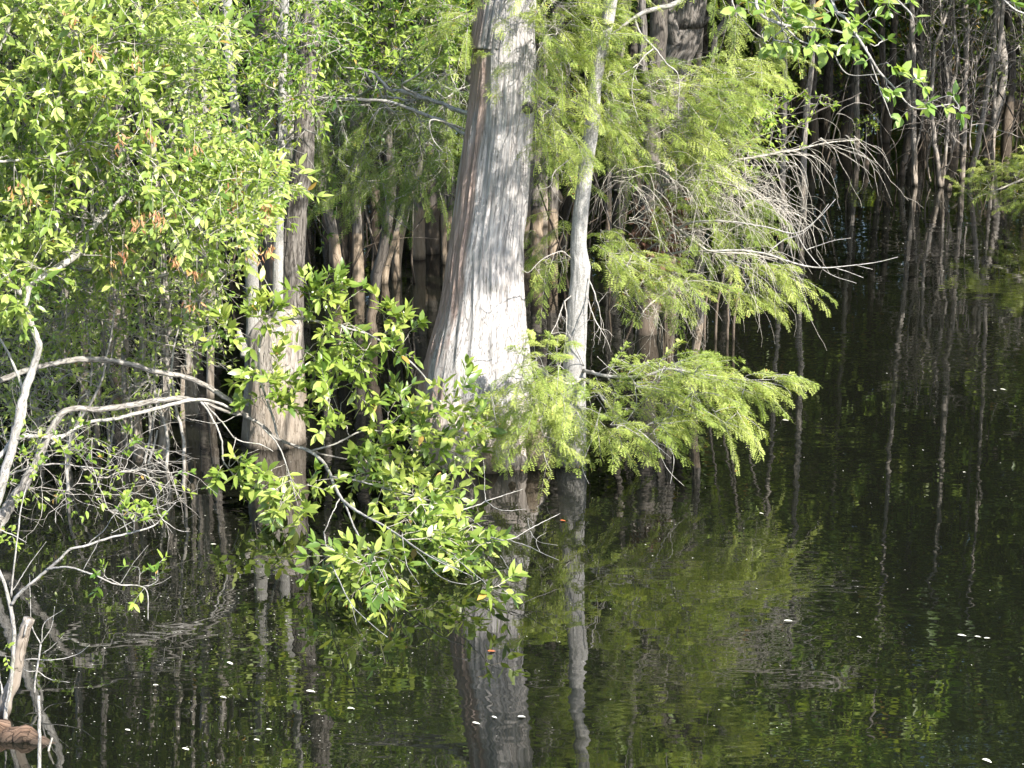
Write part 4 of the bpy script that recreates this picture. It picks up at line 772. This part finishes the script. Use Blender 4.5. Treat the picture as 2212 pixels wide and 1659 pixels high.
sprays(lb, wb, tg, d * .6 + rnd(46, .5), .26, 8, 7, .028, .1, (.3, 1))
wb.build('twigs', B_TWIG, t); lb.build('foliage', L_CYP, t, smooth=False)
wb = Buf(); p0 = P(1560, -300, 14.6); t = thing('white_dead_bough', 'bleached bare bough crossing the top edge and drooping in two thin arcs between the trunks', 'branch', (p0[0], 14.6, p0[2]))
limb(wb, PP([(1560, -300, 14.6), (1530, -80, 14.5), (1470, 0, 14.4), (1420, 18, 14.4), (1380, 32, 14.4), (1340, 60, 14.4), (1300, 90, 14.4)]), [.03, .024, .02, .018, .015, .009, .004], 50, 9, .05, .15, 190)
q = limb(wb, PP([(1370, 36, 14.4), (1385, 75, 14.4), (1412, 105, 14.4), (1440, 140, 14.3), (1465, 165, 14.3), (1465, 250, 14.3)]), [.008, .008, .007, .005, .004, .002], 40, 7, .05, .2, 191)
limb(wb, PP([(1412, 105, 14.4), (1385, 130, 14.3), (1368, 170, 14.3), (1366, 210, 14.3), (1378, 255, 14.3)]), [.005, .005, .004, .003, .002], 30, 6, .05, .2, 192)
limb(wb, PP([(1366, 148, 14.3), (1340, 165, 14.3), (1315, 200, 14.3)]), [.004, .003, .002], 20, 5, .05, .3, 193)
wb.build('bough', B_PALE, t)

# ------------------------------------------------------------------ 10 trees standing in the water behind, each followed from the photograph
def water_tree(label, prof, name='swamp_tree', mat=B_FOOT, seed=0, top=None, ridge=.004, group=None, stems=(), catg='tree', crown=True, cr=(1.3, 900), zc=4.4, bend=0):
    xl, xr, yb = prof[-1]; g = W((xl + xr) / 2, yb); Y = g[1]
    t = thing(name, label, catg, g, group)
    b = Buf(); c0 = P((prof[0][0] + prof[0][1]) / 2, prof[0][2], Y)
    pr = (prof[0][1] - prof[0][0]) / 2 * px(Y)
    p, r = trunk(b, prof, Y, top=(c0[0] + bend + R.normal() * .15, Y + R.uniform(0, .5), max(c0[2] + 1.5, R.uniform(6.5, 9)), pr * .35), na=48, nz=260, ridge=min(ridge, pr * .2), rfreq=14, seed=seed + 500, zfreq=5)
    b.build('trunk', mat, t)
    if crown:
        wb, lb = Buf(), Buf(); hi = p[p[:, 2] > zc]
        if len(hi) < 3: return t
        n = cr[1] // 14; i = R.integers(0, len(hi), n); tg = hi[i] + rnd(n, 1) * np.array([cr[0] * .5, cr[0] * .42, .5]); tg[:, 2] = np.maximum(tg[:, 2], zc - .6)
        d = grow(wb, hi[::6], tg, .003, .42, 4, maxr=.03)
        for k in range(2): leafy(lb, wb, tg, d + vec_in(n, (0, 0, .1), .6), .45, 9, .12, .3, 1, (0, .9), .003)
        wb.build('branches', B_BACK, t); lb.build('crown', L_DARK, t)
    return t
WT = [
 ('leaning dark trunk with a tan foot just right of the three stemmed tree', [(683, 697, 200), (684, 698, 265), (688, 705, 406), (699, 721, 462), (711, 732, 519), (724, 746, 622)]),
 ('straight trunk with a bright tan foot and wet ring right of the leaning dark trunk', [(758, 782, -40), (760, 783, 100), (760, 783, 180), (757, 781, 380), (762, 781, 500), (761, 788, 619)]),
 ('thin brown trunk leaning right and touching its broader neighbour near the water', [(880, 892, 340), (868, 880, 430), (850, 862, 500), (834, 846, 560), (823, 838, 612)]),
 ('broad tan footed trunk bending right above, its pair leaning into it', [(890, 915, 300), (882, 908, 370), (868, 886, 450), (852, 870, 530), (846, 866, 604)]),
 ('pinkish tan trunk with a swollen ring halfway, seen before the darkest water', [(906, 918, 320), (906, 919, 406), (903, 923, 450), (906, 921, 480), (907, 920, 545)]),
 ('thinner tan trunk standing clear of the left edge of the thick cypress', [(950, 961, 300), (951, 962, 363), (953, 965, 460), (955, 966, 570)]),
 ('tan trunk half hidden by the left edge of the thick cypress', [(965, 978, 300), (966, 980, 400), (968, 982, 560)]),
 ('dark thin trunk rising straight behind the leaning tan footed one', [(704, 716, 60), (705, 716, 222), (707, 718, 430), (712, 724, 575)]),
 ('pale trunk standing behind the straight tan banded trunk, a hand to its right', [(768, 780, -40), (775, 790, 120), (774, 787, 300), (774, 786, 540)]),
 ('stout dark trunk crossing the top edge left of the cypress', [(910, 940, -40), (905, 937, 0), (902, 930, 67), (898, 925, 200), (892, 918, 420), (890, 918, 560)]),
 ('thin leaning trunk at the top edge between the stout dark trunk and the cypress', [(985, 1000, -40), (980, 994, 0), (968, 980, 90), (950, 963, 170), (935, 947, 300), (925, 938, 540)]),
 ('blurred pale trunk just right of the upper cypress trunk, behind its needles', [(1188, 1216, -40), (1186, 1215, 60), (1184, 1211, 200), (1184, 1206, 420), (1184, 1205, 560)]),
 ('dark straight trunk in the shade between the cypress and the slender grey trunk', [(1150, 1172, 300), (1148, 1172, 440), (1146, 1174, 560)]),
 ('pale thin trunk behind the upper slender grey trunk', [(1345, 1358, -40), (1343, 1355, 40), (1318, 1330, 180), (1312, 1322, 300), (1308, 1320, 520)]),
 ('straight pale brown trunk in the water right of the weeping twigs', [(1750, 1762, -40), (1750, 1760, 100), (1746, 1757, 160), (1737, 1750, 217), (1734, 1744, 290), (1730, 1742, 340), (1729, 1742, 478)]),
 ('thin brown trunk at the tips of the weeping twigs', [(1690, 1700, 180), (1688, 1697, 300), (1686, 1696, 380), (1684, 1695, 478)]),
 ('dim straight trunk left of the stem cluster at the far right', [(1966, 1976, -40), (1968, 1978, 120), (1969, 1979, 250), (1970, 1982, 401)]),
 ('grey straight trunk right of the stem cluster', [(2080, 2094, -40), (2082, 2094, 60), (2081, 2090, 180), (2078, 2088, 290), (2072, 2084, 388)]),
 ('slim pale stem leaning right, rising from the water at the far right', [(2160, 2168, 40), (2140, 2149, 117), (2121, 2131, 233), (2103, 2113, 333), (2087, 2098, 398)]),
 ('dim thin trunk nearest the right edge of the picture', [(2148, 2156, -40), (2145, 2152, 200), (2140, 2148, 360)]),
 ('dark thin trunk in the gap below the overhanging branch', [(1902, 1915, -40), (1900, 1912, 120), (1905, 1914, 220), (1899, 1911, 300)]),
 ('pale trunk above the knees right of the weeping twigs', [(1845, 1855, -40), (1846, 1855, 160), (1846, 1858, 345)]),
]
for i, (lab, pr) in enumerate(WT): water_tree(lab, pr, mat=B_TUP if i in (8, 14, 15, 16, 17, 18, 19, 21) else B_FOOT, seed=i, crown=(i % 2 == 0 and i < 14) or i == 20, zc=4.3 if i < 14 else 4.0, cr=(1.8, 900))
LT = [
 ('pinkish thin trunk standing in the water left of its paired neighbours, below the arching limbs', [(258, 268, 560), (262, 272, 760), (265, 277, 895), (272, 285, 988)]),
 ('twin brown trunk fused at its foot below the arching limbs', [(288, 300, 560), (290, 303, 800), (290, 304, 900), (289, 317, 995)]),
 ('broad footed pinkish trunk right of the twin brown one', [(344, 358, 560), (348, 362, 700), (350, 368, 860), (342, 366, 998)]),
 ('stout tan trunk under the joint of the two arching limbs', [(405, 428, 560), (404, 427, 700), (398, 425, 820), (395, 428, 901)]),
 ('thin tan trunk touching the stout one under the limb joint', [(388, 397, 560), (390, 398, 800), (390, 400, 925)]),
 ('short thin brown trunk left of the pinkish ones', [(214, 224, 560), (210, 220, 800), (204, 214, 970)]),
 ('slim trunk near the left edge behind the crooked pale trunk', [(120, 136, 500), (124, 140, 760), (126, 144, 930)]),
 ('dark trunk deep in the twig tangle near the left edge', [(178, 192, 500), (176, 190, 700), (172, 190, 880)]),
 ('grey trunk rising beyond the twig tangle into the leaves', [(452, 470, 380), (458, 474, 470), (452, 466, 560), (446, 462, 860)]),
]
for i, (lab, pr) in enumerate(LT): water_tree(lab, pr, mat=B_TUP if i != 7 else B_DARK, seed=40 + i, crown=False, bend=-.3)
sm = Buf()
for i, (p_, lab) in enumerate([([(247, 890), (244, 930), (235, 1000)], 'thin pale stick leaning in the water left of the pinkish trunks'), ([(344, 840), (335, 900), (312, 1000)], 'long pale stick leaning left between the pinkish trunks'), ([(340, 930), (332, 960), (322, 1002)], 'shorter pale stick beside the long leaning one')]):
    g = W(*p_[-1]); wb = Buf(); limb(wb, np.vstack([g + [0, 0, -.2], g[None], PP([(x, y, g[1]) for x, y in p_[1::-1]])]), [.009, .009, .008, .006], 20, 7, .05, .2, 210 + i)
    tagit(wb.build('leaning_stick', B_PALE, loc=g), lab, 'stick', 'sticks standing among the pinkish trunks')
# far-right multi-stemmed shrub
g = W(2030, 402); t = thing('many_stemmed_shrub', 'cluster of thin bare stems fanning up from one foot at the far right', 'shrub', g); Yc = g[1]
for i, (p_, r_) in enumerate([([(2030, 402), (2024, 330), (2016, 235), (2022, 100), (2055, 0), (2070, -60)], .035), ([(2034, 402), (2040, 320), (2052, 200), (2068, 130), (2062, 40), (2060, -60)], .03), ([(2028, 402), (2018, 330), (2000, 240), (1990, 100), (1996, -40)], .022),
            ([(2036, 402), (2042, 330), (2046, 200), (2035, 100), (2030, 0), (2028, -60)], .022), ([(1975, 400), (1976, 340), (1990, 270), (2000, 200), (2010, 120), (2010, -20)], .018), ([(2010, 395), (2004, 350), (2014, 300), (2050, 240), (2110, 140), (2130, 60)], .014), ([(2098, 325), (2095, 290), (2105, 200), (2110, 120)], .013), ([(2040, 380), (2056, 330), (2062, 260)], .012)]):
    b = Buf(); q = limb(b, PP([(x, y, Yc + (i % 3 - 1) * .12) for x, y in p_]), np.linspace(r_, r_ * .45, len(p_)), 50, 8, .05, .2, 220 + i)
    twiggy(b, q[10::4], vec_in(len(q[10::4]), (0, -.2, .7), .5), .8, .009, 8, .4, 0, 2, 1); b.build('stem', B_TUP, t)
wb, lb = Buf(), Buf(); n = 60; tg = region([(1940, -60), (2260, -60), (2260, 180), (2120, 200), (2060, 120), (1960, 150)], n, Yc - .8, Yc + 1.5, .2, 33)
d = grow(wb, PP([(2070, -20, Yc), (2110, 140, Yc), (2130, 60, Yc), (2010, 20, Yc), (2200, 100, Yc)]), tg, .004, .4, 4, maxr=.015); twiggy(wb, tg, vec_in(n, (0, -.2, .3), .6), .7, .006, 8, .4, .2, 3, 1)
leafy(lb, wb, tg, vec_in(n, (0, -.2, .3), .6), .4, 9, .08, .3, 1, (.2, 1), .003)
wb.build('twigs', B_TWIG, t); lb.build('foliage', L_OLIVE, t)
# thick dark forked trunk, top right
g = np.array([P(1445, 150, 19)[0], 19.0, 0]); t = thing('dark_forked_tree', 'thick dark furrowed trunk leaning right at the top edge above the weeping cypress', 'tree', g)
b = Buf(); trunk(b, [(1455, 1530, -60), (1452, 1520, 0), (1440, 1516, 50), (1418, 1506, 100), (1402, 1486, 150), (1422, 1466, 300), (1428, 1458, 480)], 19.0, top=(2.1, 19.3, 9, .1), na=140, nz=300, ridge=.014, rfreq=24, seed=77, zfreq=5); b.build('trunk', B_DARK, t)
b = Buf(); limb(b, PP([(1462, 130, 18.9), (1452, 80, 18.85), (1440, 40, 18.85), (1432, -10, 18.9), (1424, -80, 19)]), [.07, .06, .055, .05, .045], 40, 14, .05, .1, 230)
limb(b, PP([(1490, 60, 19), (1530, 40, 18.9), (1548, 25, 18.9), (1560, 45, 18.9), (1545, 80, 18.8), (1536, 140, 18.8)]), [.03, .028, .026, .03, .03, .026], 40, 10, .05, .15, 231)
limb(b, PP([(1540, 80, 18.8), (1575, 60, 18.8), (1590, 30, 18.8), (1620, -40, 18.9)]), [.03, .025, .02, .014], 30, 8, .05, .15, 232); b.build('branches', B_DARK, t)
wb, lb = Buf(), Buf(); n = 120; tg = np.array([1.9, 19, 5.6]) + rnd(n, 1) * np.array([1.6, .9, .9]); tg[:, 2] = np.maximum(tg[:, 2], 3.9); d = grow(wb, np.array([[1.9, 19.1, 4.2], [2, 19.2, 6], [2, 19.2, 8.]]), tg, .003, .42, 4)
for k in range(2): leafy(lb, wb, tg, d + rnd(n, .6), .45, 9, .11, .3, 1, (.2, 1), .003)
wb.build('twigs', B_BACK, t); lb.build('crown', L_SMALL, t)
# leafy trees at the right whose crowns hang above the picture and show in the water
for i, (gx_, gy_, ax, n, x0, x1, y0, y1, z0, z1, lab) in enumerate([(10.2, 30, 6.5, 1500, 2.6, 10.5, 28.6, 33, 2.9, 12, 'broad leafy crown high behind the far right stems, mirrored at the lower right'), (1.2, 18.3, 1.8, 560, -1, 4.0, 17.2, 20.2, 3.35, 7.6, 'leafy crown above the weeping cypress, mirrored in the middle of the water'),
        (-3.4, 17.2, -3.2, 300, -5.4, -1.2, 15.8, 18.6, 4.0, 7.6, 'leafy crown above the left bush, mirrored in the water at the lower left')]):
    t = thing('leafy_tree', lab, 'tree', (gx_, gy_, 0)); b = Buf()
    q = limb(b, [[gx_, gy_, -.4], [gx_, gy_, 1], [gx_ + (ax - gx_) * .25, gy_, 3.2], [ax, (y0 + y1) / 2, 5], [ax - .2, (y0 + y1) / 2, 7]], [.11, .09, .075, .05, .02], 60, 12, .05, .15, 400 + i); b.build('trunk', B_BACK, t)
    wb, lb = Buf(), Buf(); rg = np.random.default_rng(60 + i); gg = rg.uniform(0, 1, (16, 16, 16)); c_ = np.column_stack([rg.uniform(x0, x1, 4 * n), rg.uniform(y0, y1, 4 * n), rg.uniform(z0, z1, 4 * n)])
    ii = np.floor(c_ / .6).astype(int) % 16; tg = c_[gg[ii[:, 0], ii[:, 1], ii[:, 2]] > .3][:n]; d = grow(wb, q[25:], tg, .003, .42, 4, maxr=.04)
    for k in range(2): leafy(lb, wb, tg, d * .5 + rnd(len(tg), .7), .4, 9, .135, .3, 1, (.2, 1), .003)
    wb.build('branches', B_BACK, t); lb.build('crown', L_SMALL, t)
# small-leaved shrub tree behind, upper middle
g = W(860, 575); t = thing('small_leaved_tree', 'loose crown of small bright leaves hanging between the three stemmed tree and the cypress', 'tree', (g[0], 17.6, 0))
b = Buf(); xx = P(840, 300, 17.6)[0]; q = limb(b, [[g[0], 17.6, -.4], [g[0], 17.6, .5], [xx, 17.6, 1.6], P(830, 120, 17.6), P(850, -60, 17.5), P(860, -200, 17.5)], [.05, .045, .04, .03, .02, .01], 60, 9, .05, .2, 240); b.build('trunk', B_BACK, t)
mass(t, [(660, -160), (1030, -160), (1030, 40), (1000, 120), (960, 160), (900, 150), (840, 190), (760, 170), (700, 200), (660, 130)], 270, 15.8, 17.8, q[25:], 3, .34, 8, .07, .27, 1, L_SMALL, (.1, 1), .36, seed=91, wood=.003)
mass(t, [(640, 380), (700, 330), (740, 420), (720, 480), (660, 470)], 14, 16.2, 16.8, q[20:30], 2, .25, 7, .06, .27, 1, L_SMALL, (.0, .8), .1, seed=92, name='low_foliage', wname='low_twigs')
# yellow-green shrub at the edge of the dark gap, right
g = W(1640, 560); t = thing('gap_shrub', 'small yellow green shrub with thin crossing stems at the left edge of the dark gap', 'shrub', (P(1640, 400, 18)[0], 18, 0))
b = Buf(); q = []
for i, (x0, x1, y1) in enumerate([(1560, 1745, 190), (1580, 1690, 210), (1530, 1660, 250), (1600, 1860, 200)]):
    xb = P(x0, 400, 18)[0]; q.append(limb(b, [[xb, 18, -.3], [xb, 18, .4], P((x0 * .6 + x1 * .4), (y1 + 400) / 2, 18), P(x1, y1, 18)], [.014, .012, .009, .004], 30, 7, .05, .3, 250 + i))
b.build('stems', B_BACK, t)
mass(t, [(1560, 190), (1640, 200), (1700, 210), (1720, 260), (1690, 310), (1620, 330), (1560, 300)], 46, 17.4, 18.2, np.concatenate(q)[20::3], 2, .26, 7, .065, .26, 1, L_SMALL, (.4, 1), .25, seed=93)
mass(t, [(1740, 200), (1790, 190), (1790, 260), (1740, 260)], 5, 17.6, 18, q[3][15:], 2, .2, 6, .055, .26, 1, L_SMALL, (.4, 1), 0, seed=94, name='tip_foliage', wname='tip_twigs')
# far sprig and far-right cypress spray
g = W(1870, 345); t = thing('bright_sprig', 'tiny bright green sprig lit against the black gap right of centre', 'shrub', g)
b = Buf(); q = limb(b, [g + [0, 0, -.3], g + [0, 0, .1], P(1872, 280, g[1]), P(1862, 245, g[1])], [.012, .01, .007, .003], 20, 6, .05, .2, 260); b.build('stem', B_TWIG, t)
mass(t, [(1840, 262), (1868, 238), (1900, 262), (1890, 280), (1845, 282)], 8, g[1] - .3, g[1], q[8:], 2, .2, 6, .07, .28, 1, L_SMALL, (.6, 1), 0, seed=95)
Yr = W(2200, 492)[1]; p0 = P(2330, 300, Yr); t = thing('low_cypress_bough', 'feathery green cypress bough dipping to the water from the right edge', 'tree', (p0[0], Yr, 0))
wb, lb = Buf(), Buf()
b = Buf(); limb(b, [[p0[0], Yr, -.3], [p0[0], Yr, .6], [p0[0] + .1, Yr, 3], [p0[0] + .1, Yr, 6]], [.09, .08, .06, .03], 30, 12, .05, .1, 270); b.build('trunk', B_BACK, t)
q = limb(wb, PP([(2330, 300, Yr), (2260, 360, Yr), (2180, 400, Yr), (2100, 430, Yr - .1)]), [.03, .02, .012, .004], 30, 7, .05, .2, 271)
fillspray([(2070, 400), (2140, 365), (2212, 345), (2300, 330), (2300, 440), (2212, 440), (2160, 418), (2100, 425)], 95, Yr - .6, Yr + .4, q[6:], (-.8, -.3, .05), .28, (.3, 1), .1, 8, 7, .034, .11, 30, wb, lb, dp=.15)
wb.build('twigs', B_TWIG, t); lb.build('foliage', L_CYP, t, smooth=False)
# cypress knees
for i, (x, y, h_, r_, lab) in enumerate([(1868, 371, .26, .055, 'tallest cypress knee standing in the dark water below the bright sprig'), (1948, 378, .2, .045, 'cypress knee left of the far right stem cluster'), (1800, 303 + 60, .16, .05, 'low cypress knee behind the drooping twig tips'), (2175, 352 + 10, .14, .03, 'small knee near the right edge above the cypress bough'), (650 + 90, 560, .2, .05, 'cypress knee behind the tan footed trunks left of the cypress'), (1720 + 330, 412, .1, .04, 'flat knobbly knee beside the stem cluster')]):
    g = W(x, y); b = Buf(); limb(b, [g + [0, 0, -.3], g, g + [.01, 0, h_ * .55], g + [0, 0, h_ * .9], g + [0, 0, h_]], [r_ * 1.3, r_, r_ * .75, r_ * .45, r_ * .12], 20, 12, .05, .1, 280 + i)
    tagit(b.build('cypress_knee', B_BACK, loc=g), lab, 'tree knee', 'cypress knees in the water')

# ------------------------------------------------------------------ 11 the shaded wood behind: copied whole trees
def proto(kind, seed, hgt, rad, crad, leaf, mat, bmat, dens, zc):
    rg = np.random.default_rng(seed); t = thing('wood_tree', 'slim tree', 'tree', (0, 0, 0))
    b = Buf(); k = 8; z = np.linspace(-.4, hgt, k); w = np.cumsum(rg.normal(size=(k, 2)) * .16, axis=0); w -= w[0]
    pts = np.column_stack([w, z]); r = rad * np.linspace(1.15, .3, k); r[0] *= 1.4; r[1] *= 1.05
    p = limb(b, pts, r, 90, 9, .05, .06, seed); 
    b.build('trunk', bmat, t)
    wb, lb = Buf(), Buf(); hi = p[p[:, 2] > zc]; n = dens; i = rg.integers(0, len(hi), n)
    tg = hi[i] + rg.normal(size=(n, 3)) * np.array([crad * .5, crad * .5, .6]); tg[:, 2] = np.maximum(tg[:, 2], zc - .5)
    d = grow(wb, hi[::8], tg, .004, .42, 3, maxr=rad * .4)
    for k in range(4): leafy(lb, wb, tg, d + rg.normal(size=(n, 3)) * .7, .65, 9, leaf, .36, 1, (0, .95), .004)
    lo = p[(p[:, 2] > .8) & (p[:, 2] < zc)][::9]; m = len(lo)
    twiggy(wb, lo, rg.normal(size=(m, 3)) * .6 + [0, 0, .2], 1.1, .008, 8, .5, .3, 2, 1)
    wb.build('branches', B_BACK, t); lb.build('crown', mat, t); return t
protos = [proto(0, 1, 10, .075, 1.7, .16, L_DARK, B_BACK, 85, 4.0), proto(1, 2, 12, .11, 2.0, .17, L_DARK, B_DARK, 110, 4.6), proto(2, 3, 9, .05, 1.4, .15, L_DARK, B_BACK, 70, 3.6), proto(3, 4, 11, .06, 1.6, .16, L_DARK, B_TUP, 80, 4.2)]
G = 'slim trees of the shaded wood behind'
def plant(x, Y, k, rz, s, zoff=0.0):
    global used
    src = protos[k]
    if src not in used: t = src; used.append(src)
    else:
        t = src.copy(); COL.objects.link(t)
        for c in src.children:
            q = c.copy(); COL.objects.link(q); q.parent = t
    t.location = (x, Y, zoff); t.rotation_euler = (0, 0, rz); t.scale = (s, s, s * R.uniform(.92, 1.1)); t['group'] = G
    side = 'left' if x < -.09 * Y else ('right' if x > .09 * Y else 'middle'); far = 'front' if Y < 25 else ('midst' if Y < 33 else 'far edge')
    t['label'] = ['slim dark tree', 'stout furrowed dark tree', 'very thin dark tree', 'slim paler barked tree'][k] + ' in the ' + side + ' of the shaded wood, ' + far
used = []; spots = []
for Y0, Y1, n in [(19, 22, 12), (22, 26, 24), (26, 31, 36), (31, 37, 46), (37, 44, 40)]:
    for _ in range(n):
        for tr in range(30):
            Y = R.uniform(Y0, Y1); x = R.uniform(-.34, .34) * Y
            px_ = CX + x / Y * F * ct
            if Y < 32 and 1560 < px_ < 2350: continue
            if Y < 22 and (680 < px_ < 1000): continue
            if Y < 23.5 and 1120 < px_ < 1720: continue
            if all((x - a) ** 2 + (Y - c) ** 2 > .5 for a, c in spots): break
        spots.append((x, Y)); plant(x, Y, int(R.choice([0, 2, 3])) if px_ > 1500 else int(R.integers(0, 4)), R.uniform(0, 6.28), R.uniform(.85, 1.2))
# more of the wood beyond the right and left edges of the picture
for (x, Y, s) in [(12.5, 33, 1.3), (14, 29, 1.3), (13.5, 36, 1.3), (-6.6, 19, 1.2), (-7.4, 22, 1.2), (-8.6, 26, 1.2)]:
    plant(x, Y, int(R.integers(0, 2)), R.uniform(0, 6.28), s)
# understory thicket along the far shore, low and dense, and the closed wall of forest beyond
def thicket(name, n, x0, x1, Y0, Y1, z0, z1, leaf, mat, seed):
    rg = np.random.default_rng(seed); lb = Buf(); c = np.column_stack([rg.uniform(x0, x1, n), rg.uniform(Y0, Y1, n), z0 + (z1 - z0) * rg.random(n) ** 1.1])
    k = 26; pos = np.repeat(c, k, 0) + rg.normal(size=(n * k, 3)) * .38; d = rg.normal(size=(n * k, 3)) + [0, -.3, .2]
    leaves(lb, pos, d, rg.normal(size=(n * k, 3)) * .5 + UP, leaf * rg.uniform(.6, 1.2, n * k), .32, 1, np.clip(np.repeat(rg.uniform(0, 1, n), k) + rg.normal(size=n * k) * .1, 0, 1), rg)
    return tagit(lb.build(name, mat), kind='stuff')
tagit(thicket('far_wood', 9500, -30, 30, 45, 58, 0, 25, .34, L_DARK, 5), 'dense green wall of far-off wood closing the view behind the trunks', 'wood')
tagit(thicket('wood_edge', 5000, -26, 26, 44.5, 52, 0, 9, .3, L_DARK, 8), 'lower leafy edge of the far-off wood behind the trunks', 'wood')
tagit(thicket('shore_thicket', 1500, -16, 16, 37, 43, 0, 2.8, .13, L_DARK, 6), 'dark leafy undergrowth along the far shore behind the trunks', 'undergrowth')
# thin dead saplings and sticks filling the gloom
tw = Buf(); n = 420; bb = np.column_stack([R.uniform(-.32, .32, n), R.uniform(20, 40, n), np.full(n, -.1)]); bb[:, 0] *= bb[:, 1]
keep = ~((bb[:, 1] < 28) & (bb[:, 0] / bb[:, 1] * F * ct + CX > 1500)); bb = bb[keep]; n = len(bb)
twiggy(tw, bb, vec_in(n, (0, 0, 1), .16), R.uniform(1.5, 3.6, n), .013, 9, .3, 0, 2, 1, 4)
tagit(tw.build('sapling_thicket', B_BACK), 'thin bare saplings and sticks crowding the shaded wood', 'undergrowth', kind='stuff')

# ------------------------------------------------------------------ 12 flecks and fallen leaves on the water
fb = Buf(); n = 1500
xs_ = np.concatenate([R.uniform(60, 900, 720), R.uniform(1780, 2230, 330), R.uniform(0, 2212, 450)]); ys_ = np.concatenate([900 + 760 * R.random(720) ** .8, R.uniform(395, 600, 330), R.uniform(620, 1659, 450)])
pos = np.array([W(a, c, .004) for a, c in zip(xs_, ys_)]); th = R.uniform(0, 6.28, n)
sz = R.uniform(.002, .0075, n) * R.uniform(.5, 1.1, n) * np.clip(pos[:, 1] / 11, .8, 2)
leaves(fb, pos, np.column_stack([np.cos(th) + 1.2, np.sin(th) * .5, 0 * th]), np.tile(UP, (n, 1)), sz * 1.8, .3, 1, R.uniform(0, 1, n))
tagit(fb.build('floating_flecks', M_FLECK), 'scattered tiny pale flecks floating on the dark water', 'debris', kind='stuff')
fl = [(661, 1474 + 18, .05), (1693, 1340, .05), (2068, 1371, .05), (2105, 1374, .035), (2125, 1378, .035), (1690, 907, .05), (1907, 1212, 0), (2160, 840, .05), (2145, 843, .035), (2080, 1020, .03), (393, 1616, .04), (548, 1597, .03), (750, 1530, .04), (475, 1505, .035), (1020, 1560, .04), (455, 1175, .035), (490, 1430, .04),
      (575, 1575, .03), (2121, 1640, .05), (1118, 1548, .05), (1062, 1547, .03), (330, 1480, .03), (270, 1575, .03), (1640, 1108, .03), (1850, 1375, .03), (1915, 1205, 0)]
k = 0
words = ['left of the three stemmed reflection', 'right of centre', 'low at the right', 'in the row at the right', 'last of the row at the right', 'below the cypress bough', '', 'far right in mid water', 'by the far right one', 'upper right', 'near the bottom left', 'bottom left centre', 'left of the cypress reflection', 'beside the stem reflections', 'over the cypress reflection', 'under the corner shrub twig', 'at left, among flecks', 'by the bottom edge left', 'in the lower right corner', 'on the cypress reflection', 'left of the one on the cypress reflection', 'low left', 'lowest left', 'mid right', 'right of the slender trunk reflection', '']
for (x, y, s), w in zip(fl, words):
    if s == 0: continue
    b = Buf(); p = W(x, y, .007); a = R.uniform(-.5, .5); leaves(b, np.zeros((1, 3)) , np.array([[math.cos(a), math.sin(a), 0.02]]), UP[None], s, .26, 2, np.array([.5])); o = b.build('floating_leaf', M_FALLEN, loc=(0, 0, 0)); o.location = tuple(p)
    tagit(o, 'pale fallen leaf floating on the dark water ' + w, 'leaf', 'pale leaves floating on the water')
for (x, y, lab) in [(1053, 1406, 'orange leaf floating left of the cypress reflection'), (1210, 1124, 'small orange leaf floating by the slender trunk reflection')]:
    b = Buf(); p = W(x, y, .007); leaves(b, np.zeros((1, 3)), np.array([[1, .2, 0.02]]), UP[None], .045, .3, 2, np.array([.5])); o = b.build('floating_leaf', M_ORANGE, loc=(0, 0, 0)); o.location = tuple(p)
    tagit(o, lab, 'leaf', 'orange leaves floating on the water')

for o_ in bpy.data.objects:
    if o_.get('label') and not 4 <= len(o_['label'].replace('-', ' ').split()) <= 16: print('LABEL', o_.name, o_['label'])
